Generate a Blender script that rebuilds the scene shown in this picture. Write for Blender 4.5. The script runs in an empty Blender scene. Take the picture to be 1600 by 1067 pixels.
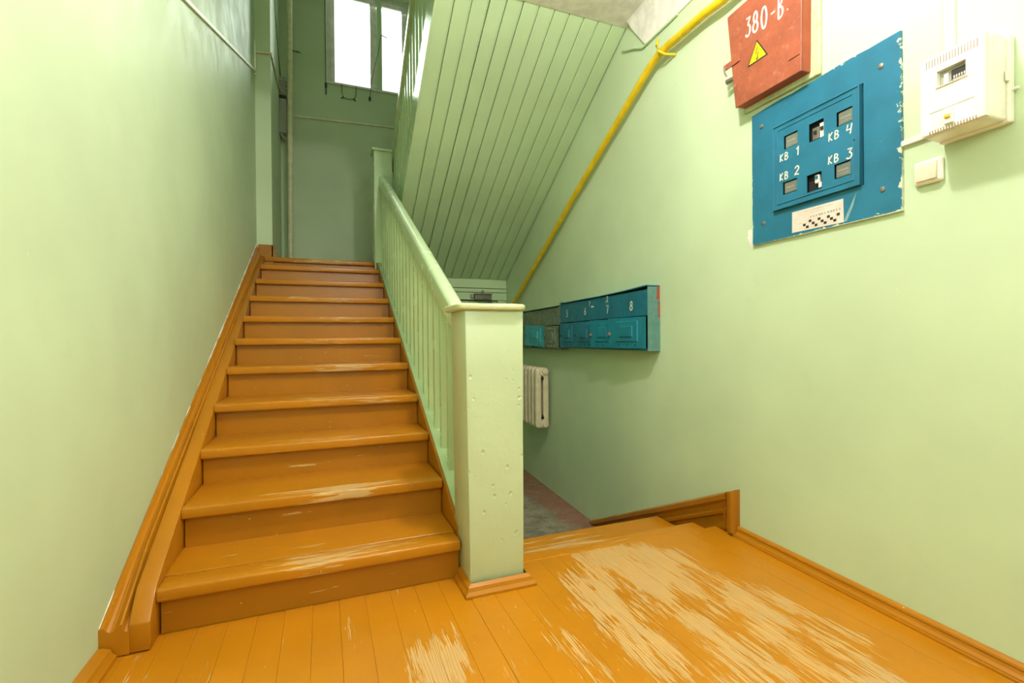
import bpy, bmesh, math, random
from mathutils import Vector, Matrix, Euler

random.seed(7)
S = bpy.context.scene
COL = S.collection

# ------------------------------------------------------------------ camera
CAM_H = 1.0027
ROWS = ((0.9311382, -0.3645606, -0.0087813),
        (0.0097865, 0.0009099, 0.9999517),
        (0.3645350, 0.9311792, -0.0044150))
cd = bpy.data.cameras.new('camera')
cam = bpy.data.objects.new('camera', cd)
COL.objects.link(cam)
R_, U_, F_ = [Vector(r) for r in ROWS]
cam.matrix_world = Matrix(((R_.x, U_.x, -F_.x, 0), (R_.y, U_.y, -F_.y, 0), (R_.z, U_.z, -F_.z, CAM_H), (0, 0, 0, 1)))
cd.sensor_fit = 'HORIZONTAL'
cd.sensor_width = 36
cd.lens = 752 / 1600 * 36
cd.clip_start = 0.02
S.camera = cam

# ------------------------------------------------------------------ world, lights, exposure
w = bpy.data.worlds.new('sky')
S.world = w
w.use_nodes = True
w.node_tree.nodes['Background'].inputs[0].default_value = (0.95, 1.0, 0.99, 1)
w.node_tree.nodes['Background'].inputs[1].default_value = 1.7


def area(name, loc, rot, sx, sy, power, color):
    l = bpy.data.lights.new(name, 'AREA')
    l.shape = 'RECTANGLE'; l.size = sx; l.size_y = sy; l.energy = power; l.color = color
    o = bpy.data.objects.new(name, l); COL.objects.link(o)
    o.location = loc; o.rotation_euler = rot
    return o


WARM = (1.0, 0.90, 0.88)
NEUT = (1.0, 0.93, 0.93)
lamp = bpy.data.lights.new('ceiling_lamp_light', 'POINT')
lamp.energy = 105; lamp.color = WARM; lamp.shadow_soft_size = 0.06
lo = bpy.data.objects.new('ceiling_lamp_light', lamp); COL.objects.link(lo); lo.location = (0.80, 1.12, 3.0)
hl = bpy.data.lights.new('hall_fill_light', 'POINT')  # unseen fill added behind the camera to lift soffit and ceiling
hl.energy = 62; hl.color = NEUT; hl.shadow_soft_size = 0.35
ho_ = bpy.data.objects.new('hall_fill_light', hl); COL.objects.link(ho_); ho_.location = (0.45, -0.75, 2.2)
area('window_daylight', (0.63, 7.25, 5.1), (math.radians(-62), 0, 0), 1.1, 1.25, 62, (0.88, 1.0, 0.86))
area('upper_hall_fill', (0.3, 1.2, 5.9), (0, 0, 0), 1.5, 1.5, 20, (0.92, 1.0, 0.88))  # added upstairs fill, stands for no visible lamp
S.view_settings.view_transform = 'Standard'
S.view_settings.look = 'None'
S.view_settings.gamma = 1
S.view_settings.use_curve_mapping = False
S.view_settings.exposure = 0.0


# ------------------------------------------------------------------ node helpers
class NT:
    def __init__(self, name, rough=0.5, spec=0.5, metal=0.0):
        self.m = bpy.data.materials.new(name)
        self.m.use_nodes = True
        self.t = self.m.node_tree
        self.b = self.t.nodes['Principled BSDF']
        self.b.inputs['Roughness'].default_value = rough
        self.b.inputs['Metallic'].default_value = metal
        self.b.inputs['Specular IOR Level'].default_value = spec

    def n(self, typ, **kw):
        return self.t.nodes.new(typ)

    def set(self, sock, v):
        if hasattr(v, 'links') or isinstance(v, bpy.types.NodeSocket):
            self.t.links.new(v, sock)
        else:
            if sock.type == 'RGBA' and len(v) == 3: v = (*v, 1)
            sock.default_value = v

    def pos(self):
        return self.n('ShaderNodeNewGeometry').outputs['Position']

    def objc(self):
        return self.n('ShaderNodeTexCoord').outputs['Object']

    def rnd(self):
        return self.n('ShaderNodeObjectInfo').outputs['Random']

    def xyz(self, v):
        s = self.n('ShaderNodeSeparateXYZ'); self.set(s.inputs[0], v)
        return s.outputs[0], s.outputs[1], s.outputs[2]

    def m2(self, op, a, b=0.0, c=None, clamp=False):
        x = self.n('ShaderNodeMath'); x.operation = op; x.use_clamp = clamp
        self.set(x.inputs[0], a); self.set(x.inputs[1], b)
        if c is not None: self.set(x.inputs[2], c)
        return x.outputs[0]

    def scale(self, v, s, off=None):
        x = self.n('ShaderNodeMapping'); self.set(x.inputs['Vector'], v)
        x.inputs['Scale'].default_value = s
        if off is not None: self.set(x.inputs['Location'], off)
        return x.outputs[0]

    def noise(self, v, scale, detail=3, rough=0.55, dist=0.0):
        x = self.n('ShaderNodeTexNoise'); self.set(x.inputs['Vector'], v)
        x.inputs['Scale'].default_value = scale; x.inputs['Detail'].default_value = detail
        x.inputs['Roughness'].default_value = rough; x.inputs['Distortion'].default_value = dist
        return x.outputs['Fac']

    def ramp(self, v, a, b, lo=0.0, hi=1.0):
        x = self.n('ShaderNodeMapRange'); x.interpolation_type = 'SMOOTHSTEP'
        self.set(x.inputs[0], v); x.inputs[1].default_value = a; x.inputs[2].default_value = b
        x.inputs[3].default_value = lo; x.inputs[4].default_value = hi
        return x.outputs[0]

    def mix(self, f, a, b):
        x = self.n('ShaderNodeMix'); x.data_type = 'RGBA'
        self.set(x.inputs[0], f); self.set(x.inputs[6], a); self.set(x.inputs[7], b)
        return x.outputs[2]

    def bump(self, h, strength=0.3, dist=0.002, normal=None):
        x = self.n('ShaderNodeBump'); x.inputs['Strength'].default_value = strength
        x.inputs['Distance'].default_value = dist; self.set(x.inputs['Height'], h)
        if normal is not None: self.set(x.inputs['Normal'], normal)
        return x.outputs[0]

    def out(self, col=None, rough=None, normal=None):
        if col is not None: self.set(self.b.inputs['Base Color'], col)
        if rough is not None: self.set(self.b.inputs['Roughness'], rough)
        if normal is not None: self.set(self.b.inputs['Normal'], normal)
        return self.m


def plain(name, col, rough=0.5, metal=0.0, spec=0.5, bumpy=0.0):
    k = NT(name, rough, spec, metal)
    nz = k.noise(k.pos(), 14, 4)
    c = k.mix(k.ramp(nz, 0.3, 0.75), [x * 0.88 for x in col], [min(1, x * 1.08) for x in col])
    nrm = k.bump(k.noise(k.pos(), 90, 3), 0.3, bumpy) if bumpy else None
    return k.out(c, None, nrm)


def green(name, col, rough=0.50, bumpd=0.0015, smudge=0.25):
    k = NT(name, rough, 0.35)
    p = k.pos()
    big = k.noise(p, 1.1, 3)
    mid = k.noise(p, 5.0, 5, 0.65)
    c = k.mix(k.ramp(big, 0.3, 0.7), [x * 0.93 for x in col], [min(1, x * 1.05) for x in col])
    sm = k.ramp(mid, 0.60, 0.80, 0, smudge)
    c = k.mix(sm, c, (col[0] * 0.85, col[1] * 0.83, col[2] * 0.80))
    sp = k.ramp(k.noise(p, 38, 2), 0.775, 0.80, 0, 0.6)
    c = k.mix(sp, c, (0.80, 0.78, 0.60))
    nrm = k.bump(k.noise(p, 28, 5, 0.6), 0.35, bumpd)
    nrm = k.bump(k.noise(p, 3.0, 2), 0.5, bumpd * 4, nrm)
    r = k.ramp(mid, 0.3, 0.7, rough - 0.06, rough + 0.08)
    return k.out(c, r, nrm)


WALLC = (0.580, 0.722, 0.482)
M = {}
M['wall'] = green('wall_green_paint', WALLC, 0.50)
M['soffit'] = green('board_green_paint', (0.55, 0.73, 0.45), 0.36, 0.0008)
M['rail'] = green('railing_green_paint', (0.56, 0.74, 0.45), 0.22, 0.0005, 0.1)


def pitted(name, col):
    k = NT(name, 0.34, 0.45)
    p = k.pos()
    v = k.n('ShaderNodeTexVoronoi'); k.set(v.inputs['Vector'], k.scale(p, (1, 1, 0.8))); v.inputs['Scale'].default_value = 24
    d = v.outputs['Distance']
    sel = k.ramp(k.noise(p, 9, 2), 0.42, 0.50)
    pit = k.m2('MULTIPLY', k.ramp(d, 0.06, 0.22, 1, 0), sel)
    c = k.mix(k.ramp(k.noise(p, 3, 4), 0.35, 0.7), [x * 0.93 for x in col], col)
    sc = k.m2('MULTIPLY', k.ramp(k.noise(p, 55, 3), 0.70, 0.74), 0.55)
    c = k.mix(sc, c, (0.52, 0.50, 0.30))
    c = k.mix(k.m2('MULTIPLY', k.ramp(d, 0.02, 0.05, 1, 0), sel), c, (0.10, 0.08, 0.04))
    h = k.m2('SUBTRACT', k.m2('MULTIPLY', k.noise(p, 22, 4), 0.5), k.m2('MULTIPLY', pit, 0.8))
    return k.out(c, None, k.bump(h, 0.8, 0.004))


M['newel'] = pitted('pitted_green_paint', (0.55, 0.65, 0.43))
M['cap'] = pitted('worn_cream_green_paint', (0.66, 0.70, 0.43))
M['white'] = plain('white_wash', (0.86, 0.86, 0.80), 0.75, bumpy=0.001)
M['plastic'] = plain('white_plastic', (0.88, 0.86, 0.76), 0.35)
M['plastic_grey'] = plain('grey_plastic', (0.42, 0.43, 0.36), 0.5)
M['channel'] = plain('cable_channel_plastic', (0.86, 0.88, 0.78), 0.45)
M['pipe_cream'] = plain('cream_pipe_paint', (0.76, 0.76, 0.50), 0.4)
M['yellow'] = plain('yellow_pipe_paint', (0.78, 0.55, 0.012), 0.32)
M['radiator'] = plain('cream_radiator_paint', (0.74, 0.66, 0.46), 0.42, bumpy=0.001)
M['dark'] = plain('dark_recess', (0.012, 0.011, 0.010), 0.8)
M['cable'] = plain('dark_cable', (0.03, 0.05, 0.03), 0.6)
M['steel'] = plain('dull_steel', (0.30, 0.28, 0.24), 0.45, 0.8)
M['knob'] = plain('worn_brass', (0.33, 0.24, 0.16), 0.5, 0.6)
M['stroke'] = plain('white_brush_paint', (0.80, 0.79, 0.66), 0.6)
M['glassgrey'] = plain('meter_glass', (0.17, 0.20, 0.16), 0.3)
M['amber'] = plain('amber_switch', (0.80, 0.45, 0.03), 0.35)
M['black'] = plain('black_print', (0.02, 0.018, 0.015), 0.6)
M['signyellow'] = plain('sign_yellow', (0.85, 0.72, 0.01), 0.4)
M['paper'] = plain('pale_paper', (0.74, 0.66, 0.58), 0.6)
M['greyprint'] = plain('grey_print', (0.38, 0.34, 0.32), 0.7)
M['tape'] = plain('clear_tape', (0.22, 0.38, 0.42), 0.2)
M['frame'] = plain('window_frame_paint', (0.74, 0.77, 0.64), 0.4)
M['framewhite'] = plain('window_white_paint', (0.88, 0.88, 0.84), 0.4)
M['closer'] = plain('door_closer_metal', (0.22, 0.22, 0.18), 0.45, 0.3)

WOODC = (0.66, 0.42, 0.16)


def orange(name, wear=None, dark=1.0, rough=0.30):
    """glossy ochre floor paint; wear(k) gives a 0..1 field around which the paint has gone"""
    k = NT(name, rough, 0.4)
    p = k.pos()
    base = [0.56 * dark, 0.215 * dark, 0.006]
    c = k.mix(k.ramp(k.noise(p, 2.5, 4), 0.3, 0.7), [x * 0.88 for x in base], base)
    rv = k.rnd()
    c = k.mix(k.m2('MULTIPLY', rv, 0.22), c, [x * 0.72 for x in base])
    dirt = k.ramp(k.noise(p, 12, 5, 0.7), 0.58, 0.82, 0, 0.35)
    c = k.mix(dirt, c, (0.30, 0.125, 0.02))
    speck = k.ramp(k.noise(p, 60, 1), 0.79, 0.81, 0, 0.8)
    c = k.mix(speck, c, (0.75, 0.60, 0.28))
    hgt = k.noise(p, 24, 3)
    r = rough
    if wear is not None:
        wv, grainscale = wear(k)
        gp = k.scale(p, grainscale)
        fine = k.noise(gp, 1.0, 5, 0.62, 0.3)
        fine2 = k.noise(k.scale(p, [g * 3.1 for g in grainscale]), 1.0, 3, 0.6)
        f = k.m2('ADD', wv, k.m2('MULTIPLY', k.m2('SUBTRACT', fine, 0.5), 1.9))
        f = k.m2('ADD', f, k.m2('MULTIPLY', k.m2('SUBTRACT', fine2, 0.5), 1.7))
        f = k.m2('ADD', f, k.m2('MULTIPLY', k.m2('SUBTRACT', rv, 0.5), 0.45))
        if grainscale[0] > grainscale[1]:
            blot = k.noise(k.scale(p, (9.5, 3.2, 1)), 1.0, 3, 0.6)
            f = k.m2('ADD', f, k.m2('MULTIPLY', k.m2('SUBTRACT', blot, 0.52), 2.2))
        mask = k.ramp(f, 0.38, 0.47)
        rings = k.n('ShaderNodeTexWave'); rings.wave_type = 'BANDS'; rings.bands_direction = 'X' if grainscale[0] > grainscale[1] else 'Y'
        k.set(rings.inputs['Vector'], k.scale(p, (1, 0.10, 1) if grainscale[0] > grainscale[1] else (0.10, 1, 1)))
        rings.inputs['Scale'].default_value = 34; rings.inputs['Distortion'].default_value = 7
        rings.inputs['Detail'].default_value = 2; rings.inputs['Detail Scale'].default_value = 1.2
        wc = k.mix(k.ramp(rings.outputs['Fac'], 0.50, 0.92, 0, 0.8), WOODC, (0.50, 0.24, 0.05))
        wc = k.mix(k.ramp(k.noise(p, 6, 3), 0.35, 0.65, 0, 0.5), wc, (0.52, 0.36, 0.17))
        c = k.mix(k.m2('MULTIPLY', mask, 0.88), c, wc)
        r = k.m2('ADD', k.m2('MULTIPLY', mask, 0.28), rough)
        hgt = k.m2('SUBTRACT', hgt, k.m2('MULTIPLY', mask, 0.5))
    return k.out(c, r, k.bump(hgt, 0.35, 0.0015))


def ell(k, X, Y, cx, cy, a, b, amp=1.0):
    dx = k.m2('DIVIDE', k.m2('SUBTRACT', X, cx), a); dy = k.m2('DIVIDE', k.m2('SUBTRACT', Y, cy), b)
    d = k.m2('ADD', k.m2('MULTIPLY', dx, dx), k.m2('MULTIPLY', dy, dy))
    return k.m2('MULTIPLY', k.m2('SUBTRACT', 1.0, d, clamp=True), amp)


def floorwear(k):
    X, Y, Z = k.xyz(k.pos())
    v = None
    for e in ((1.27, 1.76, .38, .36, 1.0), (1.50, 1.15, .24, .62, .72), (0.98, 1.45, .20, .42, .80), (0.33, 1.50, .15, .24, .95),
              (0.72, 1.30, .14, .40, .55), (0.52, 1.40, .10, .22, .50), (1.2, 1.2, .2, .4, .45)):
        q = ell(k, X, Y, *e)
        v = q if v is None else k.m2('MAXIMUM', v, q)
    return k.m2('SUBTRACT', v, 0.12), (62, 3.2, 62)


def treadwear(k):
    X, Y, Z = k.xyz(k.objc())
    lump = k.noise(k.scale(k.pos(), (2.2, 3, 3.1)), 1.0, 2)
    a = ell(k, X, Y, 0.62, 0.045, 0.46, 0.085, 0.62)
    return k.m2('SUBTRACT', k.m2('ADD', a, k.m2('MULTIPLY', k.m2('SUBTRACT', lump, 0.5), 1.2)), 0.22), (2.2, 30, 30)


def riserwear(k):
    X, Y, Z = k.xyz(k.objc())
    lump = k.noise(k.scale(k.pos(), (2.6, 3, 7)), 1.0, 2)
    a = ell(k, X, Z, 0.55, 0.08, 0.5, 0.09, 0.30)
    return k.m2('SUBTRACT', k.m2('ADD', a, k.m2('MULTIPLY', k.m2('SUBTRACT', lump, 0.5), 0.9)), 0.42), (2.2, 30, 30)


def lowwear(k):
    X, Y, Z = k.xyz(k.pos())
    a = ell(k, X, Y, 1.2, 2.28, 0.52, 0.26, 0.85)
    return k.m2('SUBTRACT', a, 0.10), (1.8, 26, 26)


M['plank'] = orange('ochre_floor_paint_worn', floorwear)
M['tread'] = orange('ochre_tread_paint_worn', treadwear, 0.95)
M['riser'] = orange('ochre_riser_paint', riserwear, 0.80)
M['lowboard'] = orange('ochre_step_paint_worn', lowwear)
M['orange'] = orange('ochre_trim_paint', None, 0.90)
M['brown'] = orange('brown_skirt_paint', None, 0.72, 0.22)


def metalpaint(name, base, worn, amount, rust=0.15, rough=0.4):
    k = NT(name, rough, 0.5)
    p = k.pos()
    a = k.noise(p, 9, 5, 0.7); b = k.noise(p, 30, 4, 0.7)
    c = k.mix(k.ramp(a, 0.3, 0.7), [x * 0.8 for x in base], [min(1, x * 1.12) for x in base])
    c = k.mix(k.ramp(b, 0.62 - amount * 0.3, 0.72, 0, min(1, amount + 0.3)), c, worn)
    c = k.mix(k.ramp(k.noise(p, 6.5, 5, 0.75), 0.70 - rust * 0.4, 0.76 - rust * 0.2, 0, 0.7), c, (0.17, 0.05, 0.03))
    return k.out(c, k.ramp(b, 0.3, 0.8, rough - 0.05, rough + 0.25), k.bump(k.noise(p, 45, 4), 0.4, 0.0012))


M['teal'] = metalpaint('teal_mailbox_paint', (0.008, 0.150, 0.240), (0.10, 0.22, 0.24), 0.15, 0.06)
M['teal_side'] = metalpaint('pale_teal_paint', (0.10, 0.24, 0.22), (0.28, 0.33, 0.26), 0.3, 0.05)
M['teal_door'] = metalpaint('teal_door_paint', (0.006, 0.185, 0.270), (0.12, 0.32, 0.38), 0.1, 0.02)
M['teal_light'] = metalpaint('light_blue_door_paint', (0.04, 0.33, 0.42), (0.2, 0.4, 0.42), 0.1, 0.0)
M['teal_old'] = metalpaint('scratched_grey_teal', (0.085, 0.15, 0.12), (0.30, 0.30, 0.20), 0.75, 0.22, 0.5)
M['red'] = metalpaint('red_oxide_paint', (0.33, 0.088, 0.042), (0.46, 0.20, 0.12), 0.25, 0.0, 0.45)
M['reddark'] = plain('red_oxide_edge', (0.36, 0.07, 0.03), 0.5)
M['plaster_chip'] = metalpaint('chipped_green_plaster', (0.52, 0.60, 0.34), (0.42, 0.24, 0.12), 0.35, 0.0, 0.6)


def bluepanel(name, hw, hh, cx, cz, chips):
    k = NT(name, 0.38, 0.45)
    p = k.objc()
    X, Y, Z = k.xyz(p)
    base = (0.020, 0.160, 0.262)
    c = k.mix(k.ramp(k.noise(p, 8, 4), 0.3, 0.7), [x * 0.88 for x in base], [x * 1.10 for x in base])
    if chips:
        dx = k.m2('SUBTRACT', hw, k.m2('ABSOLUTE', k.m2('SUBTRACT', X, cx)))
        dz = k.m2('SUBTRACT', hh, k.m2('ABSOLUTE', k.m2('SUBTRACT', Z, cz)))
        d = k.m2('MINIMUM', dx, dz)
        right = k.ramp(X, cx, cx + hw, 0.4, 1.0)
        nz = k.m2('MULTIPLY', k.ramp(k.noise(p, 34, 5, 0.7), 0.50, 0.78, 0, 0.026), right)
        ch = k.ramp(k.m2('SUBTRACT', d, nz), -0.001, 0.0015, 1, 0)
        c = k.mix(ch, c, (0.62, 0.68, 0.50))
    sp = k.ramp(k.noise(p, 70, 2), 0.76, 0.78, 0, 0.7)
    c = k.mix(sp, c, (0.30, 0.52, 0.55))
    return k.out(c, None, k.bump(k.noise(p, 60, 3), 0.25, 0.0006))


k = NT('old_concrete', 0.8, 0.2)
p = k.pos()
X, Y, Z = k.xyz(p)
c = k.mix(k.ramp(k.noise(p, 7, 6, 0.75), 0.4, 0.6), (0.20, 0.185, 0.135), (0.33, 0.30, 0.22))
edge = k.m2('ADD', k.ramp(X, 1.55, 1.95), k.m2('MULTIPLY', k.m2('SUBTRACT', k.noise(p, 6, 4), 0.5), 1.2))
c = k.mix(k.ramp(edge, 0.55, 0.95, 0, 0.7), c, (0.30, 0.12, 0.07))
c = k.mix(k.ramp(k.noise(p, 40, 3, 0.7), 0.62, 0.68, 0, 0.8), c, (0.52, 0.48, 0.36))
M['concrete'] = k.out(c, None, k.bump(k.noise(p, 30, 5), 0.6, 0.004))

g = bpy.data.materials.new('window_glass'); g.use_nodes = True
t = g.node_tree
for n in list(t.nodes):
    if n.type != 'OUTPUT_MATERIAL': t.nodes.remove(n)
tr = t.nodes.new('ShaderNodeBsdfTransparent'); gl = t.nodes.new('ShaderNodeBsdfGlossy'); gl.inputs['Roughness'].default_value = 0.02
fr = t.nodes.new('ShaderNodeFresnel'); mx = t.nodes.new('ShaderNodeMixShader')
t.links.new(fr.outputs[0], mx.inputs[0]); t.links.new(tr.outputs[0], mx.inputs[1]); t.links.new(gl.outputs[0], mx.inputs[2])
t.links.new(mx.outputs[0], [n for n in t.nodes if n.type == 'OUTPUT_MATERIAL'][0].inputs[0])
M['glass'] = g


# ------------------------------------------------------------------ mesh helpers
def BM():
    return bmesh.new()


def addbox(bm, x0, x1, y0, y1, z0, z1, mi=0):
    vs = [bm.verts.new(v) for v in ((x0, y0, z0), (x1, y0, z0), (x1, y1, z0), (x0, y1, z0), (x0, y0, z1), (x1, y0, z1), (x1, y1, z1), (x0, y1, z1))]
    for f in ((0, 3, 2, 1), (4, 5, 6, 7), (0, 1, 5, 4), (1, 2, 6, 5), (2, 3, 7, 6), (3, 0, 4, 7)):
        bm.faces.new([vs[i] for i in f]).material_index = mi
    return vs


def loft(bm, loops, closed=True, caps=True):
    """skin equal-length rings of points"""
    rings = [[bm.verts.new(p) for p in L] for L in loops]
    n = len(rings[0])
    for a, b in zip(rings, rings[1:]):
        for i in range(n if closed else n - 1):
            j = (i + 1) % n
            bm.faces.new((a[i], a[j], b[j], b[i]))
    if caps:
        bm.faces.new(list(reversed(rings[0]))); bm.faces.new(rings[-1])
    return rings


def prism(bm, pts, vec):
    v = Vector(vec)
    loft(bm, [[Vector(p) for p in pts], [Vector(p) + v for p in pts]])


def tube(bm, path, r, n=10, caps=True):
    path = [Vector(p) for p in path]
    loops = []
    up = Vector((0, 0, 1))
    for i, p in enumerate(path):
        d = (path[min(i + 1, len(path) - 1)] - path[max(i - 1, 0)]).normalized()
        ref = up if abs(d.dot(up)) < 0.95 else Vector((0, 1, 0))
        a = d.cross(ref).normalized(); b = d.cross(a).normalized()
        rr = r[i] if isinstance(r, (list, tuple)) else r
        loops.append([p + a * (math.cos(2 * math.pi * j / n) * rr) + b * (math.sin(2 * math.pi * j / n) * rr) for j in range(n)])
    loft(bm, loops, True, caps)


def obj(name, bm, mat, parent=None, bevel=0.0, smooth=False, segs=2, origin=None, world=True):
    """one mesh object; mesh points are given in world space unless world=False (then in the parent's own frame)"""
    bmesh.ops.remove_doubles(bm, verts=bm.verts, dist=1e-6)
    if bevel > 0:
        es = [e for e in bm.edges if len(e.link_faces) == 2 and e.calc_face_angle(0) > 0.6]
        bmesh.ops.bevel(bm, geom=es, offset=bevel, segments=segs, profile=0.5, affect='EDGES', clamp_overlap=True)
    bmesh.ops.recalc_face_normals(bm, faces=bm.faces)
    me = bpy.data.meshes.new(name)
    org = Vector(origin) if origin is not None else Vector((0, 0, 0))
    off = org.copy()
    if world and parent is not None:
        q = parent; pl = Vector((0, 0, 0))
        while q is not None: pl += q.location; q = q.parent
        loc = org - pl if origin is not None else Vector((0, 0, 0))
        if origin is None: off = pl
    else:
        loc = org
    for v in bm.verts: v.co -= off
    if smooth:
        for f in bm.faces: f.smooth = True
    bm.to_mesh(me); bm.free()
    mats = mat if isinstance(mat, (list, tuple)) else [mat]
    for m_ in mats: me.materials.append(M[m_] if isinstance(m_, str) else m_)
    if smooth:
        try: me.set_sharp_from_angle(angle=0.7)
        except Exception: pass
    o = bpy.data.objects.new(name, me); COL.objects.link(o)
    o.parent = parent; o.location = loc
    return o


def thing(name, label, cat, loc=(0, 0, 0), rotz=0.0, group=None):
    o = bpy.data.objects.new(name, None); COL.objects.link(o)
    o.empty_display_size = 0.1
    o.location = loc; o.rotation_euler = (0, 0, rotz); o['label'] = label; o['category'] = cat
    if group: o['group'] = group
    return o


def struct(name, bm, mat, label, parent=None, **kw):
    o = obj(name, bm, mat, parent, **kw)
    if parent is None:
        o['kind'] = 'structure'; o['label'] = label; o['category'] = name.split('_')[0]
    return o


def sempty(name, label, cat, loc=(0, 0, 0), rotz=0):
    o = thing(name, label, cat, loc, rotz); o['kind'] = 'structure'
    return o


def copyobj(o, parent, loc):
    c = o.copy(); COL.objects.link(c); c.parent = parent; c.location = loc
    return c


def P(o): return o


# strokes of hand-painted characters in a unit cell (x right 0..0.6, z up 0..1)
def arc(cx, cz, rx, rz, a0, a1, n=10):
    return [(cx + rx * math.cos(math.radians(a0 + (a1 - a0) * i / n)), cz + rz * math.sin(math.radians(a0 + (a1 - a0) * i / n))) for i in range(n + 1)]


GLYPH = {
    '0': [arc(.3, .5, .24, .5, 90, 450, 16)],
    '1': [[(.12, .72), (.36, 1), (.36, 0)]],
    '2': [arc(.3, .73, .23, .27, 170, -20, 9) + [(.04, .04), (.32, .10), (.6, .02)]],
    '3': [[(.08, .97), (.52, .97), (.26, .60)] + arc(.26, .30, .28, .30, 85, -150, 10)],
    '4': [[(.10, 1), (.02, .45), (.52, .52)], [(.52, 1.0), (.42, .0)]],
    '5': [[(.5, 1), (.14, 1), (.12, .58)] + arc(.26, .30, .26, .30, 100, -140, 9)],
    '6': [[(.46, .98), (.2, .75), (.08, .35)] + arc(.3, .25, .22, .25, 170, -170, 12)],
    '7': [[(.04, .96), (.54, 1.0), (.30, 0)]],
    '8': [arc(.3, .74, .19, .25, 270, 630, 14), arc(.3, .25, .25, .25, 90, 450, 14)],
    'K': [[(.08, 1), (.08, 0)], [(.5, 1), (.10, .48), (.52, 0)]],
    'B': [[(.08, 0), (.08, 1)] + arc(.12, .76, .34, .24, 90, -90, 8) + arc(.12, .26, .42, .26, 90, -90, 8)],
    'v': [[(.10, 0), (.14, .95), (.44, 1.0), (.42, .72), (.20, .55)] + arc(.22, .27, .30, .27, 80, -90, 8) + [(.10, 0)]],
    '-': [[(.08, .5), (.5, .5)]],
    '.': [[(.1, .02), (.2, .04)]],
    'T': [[(.0, .95), (.6, 1.0)], [(.3, .97), (.24, 0)]],
    'm': [[(.05, 0), (.1, .5), (.25, .05), (.32, .45), (.45, .05), (.55, .4), (.62, .1)]],
}


def ribbon(bm, pts, wd, y, th=0.0008):
    pts = [Vector((p[0], 0, p[1])) for p in pts]
    L, R = [], []
    for i, p in enumerate(pts):
        d = (pts[min(i + 1, len(pts) - 1)] - pts[max(i - 1, 0)])
        if d.length < 1e-9: d = Vector((1, 0, 0))
        d.normalize(); s = Vector((-d.z, 0, d.x)) * wd / 2
        L.append(p + s); R.append(p - s)
    for i in range(len(pts) - 1):
        a = [Vector((q.x, y, q.z)) for q in (L[i], L[i + 1], R[i + 1], R[i])]
        prism(bm, a, (0, -th, 0))


def write(bm, text, x, z, size, adv, wd, y, slant=0.0, rise=0.0, wf=1.0):
    for ch in text:
        if ch != ' ':
            for st in GLYPH[ch]:
                ribbon(bm, [(x + (px * wf + slant * pz) * size, z + pz * size) for px, pz in st], wd, y)
        x += adv * size * (0.55 if ch in ' .' else 1); z += rise * adv * size


# ------------------------------------------------------------------ right wall frame: local X right along the wall (towards the hall), local Y into the wall, Z up
EX, EY = 0.0599, 0.9982
W0 = Vector((1.8367, -0.0018, 0))
XC, DD = 0.108, 1.8036
RZ = math.atan2(-EY, -EX)


def K(X, z, d_old=0.0, d_new=None):
    """measured (X, z) at standoff d_old re-set for the wall plane and standoff d_new"""
    if d_new is None: d_new = d_old
    k_ = (DD + 0.03 - d_new) / (DD - d_old)
    return XC + (X - XC) * k_, CAM_H + (z - CAM_H) * k_


def wpt(X, d, z):
    """local wall coordinates (d = distance out into the room) to world"""
    return Vector((W0.x - EX * X - EY * d, W0.y - EY * X + EX * d, z))


def wthing(name, label, cat, X, z, group=None):
    return thing(name, label, cat, wpt(X, 0, z), RZ, group)


def xl(y): return -0.67 + 0.0206 * (y - 1.9)          # left wall face
def xr(y): return W0.x + EX / EY * y                   # right wall face


ZT = 6.05          # top of the stairwell
YB = 6.9           # back wall face
YF = -1.7          # hall end
CZ = 3.18          # hall ceiling
LOW = -0.50        # lower floor

# ------------------------------------------------------------------ setting: floors
bm = BM()
prism(bm, [(xl(YF) - .1, YF, -.25), (xr(YF) + .1, YF, -.25), (xr(2.0) + .1, 2.0, -.25), (xl(2.0) - .1, 2.0, -.25)], (0, 0, .222))
floor = struct('floor', bm, 'orange', 'ochre painted plank floor of the upper hall with worn bare patches')
n_pl = 28
xa, xb = -0.70, 1.93
wpl = 0.0945
x = xa
i = 0
while x < xb:
    wd = wpl * random.uniform(0.97, 1.03)
    x1 = min(x + wd, xb)
    bm = BM()
    dz = random.uniform(-0.0006, 0.0006)
    y1 = 1.988 if x > 0.55 else 2.02
    addbox(bm, x + 0.00025, x1 - 0.00025, YF + .02, y1, -0.028, dz)
    obj('plank', bm, 'plank', floor, bevel=0.0006, segs=1, origin=(x, 0, 0))
    x = x1; i += 1

bm = BM(); addbox(bm, -.75, xr(6) + .15, 1.9, YB + .2, LOW - .2, LOW)
struct('floor_lower', bm, 'concrete', 'bare worn concrete floor at the foot of the lower steps, brown paint along the wall')
# short flight down to the lower floor
st = thing('lower_steps', 'worn ochre wooden steps leading down from the plank floor to the concrete', 'steps', (1.35, 2.0, 0))
bm = BM(); addbox(bm, .60, 1.862, 1.990, 2.082, -.045, .001); obj('nosing_board', bm, 'lowboard', st, bevel=.008)
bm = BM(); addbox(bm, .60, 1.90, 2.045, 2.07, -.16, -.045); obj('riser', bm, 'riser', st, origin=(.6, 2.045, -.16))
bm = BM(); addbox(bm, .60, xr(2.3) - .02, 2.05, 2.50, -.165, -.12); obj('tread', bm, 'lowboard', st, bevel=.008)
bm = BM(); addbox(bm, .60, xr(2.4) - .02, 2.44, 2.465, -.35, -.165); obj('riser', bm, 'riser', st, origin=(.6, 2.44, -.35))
bm = BM(); addbox(bm, .60, xr(2.7) - .02, 2.44, 2.86, -.345, -.31); obj('tread', bm, 'lowboard', st, bevel=.008)
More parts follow.
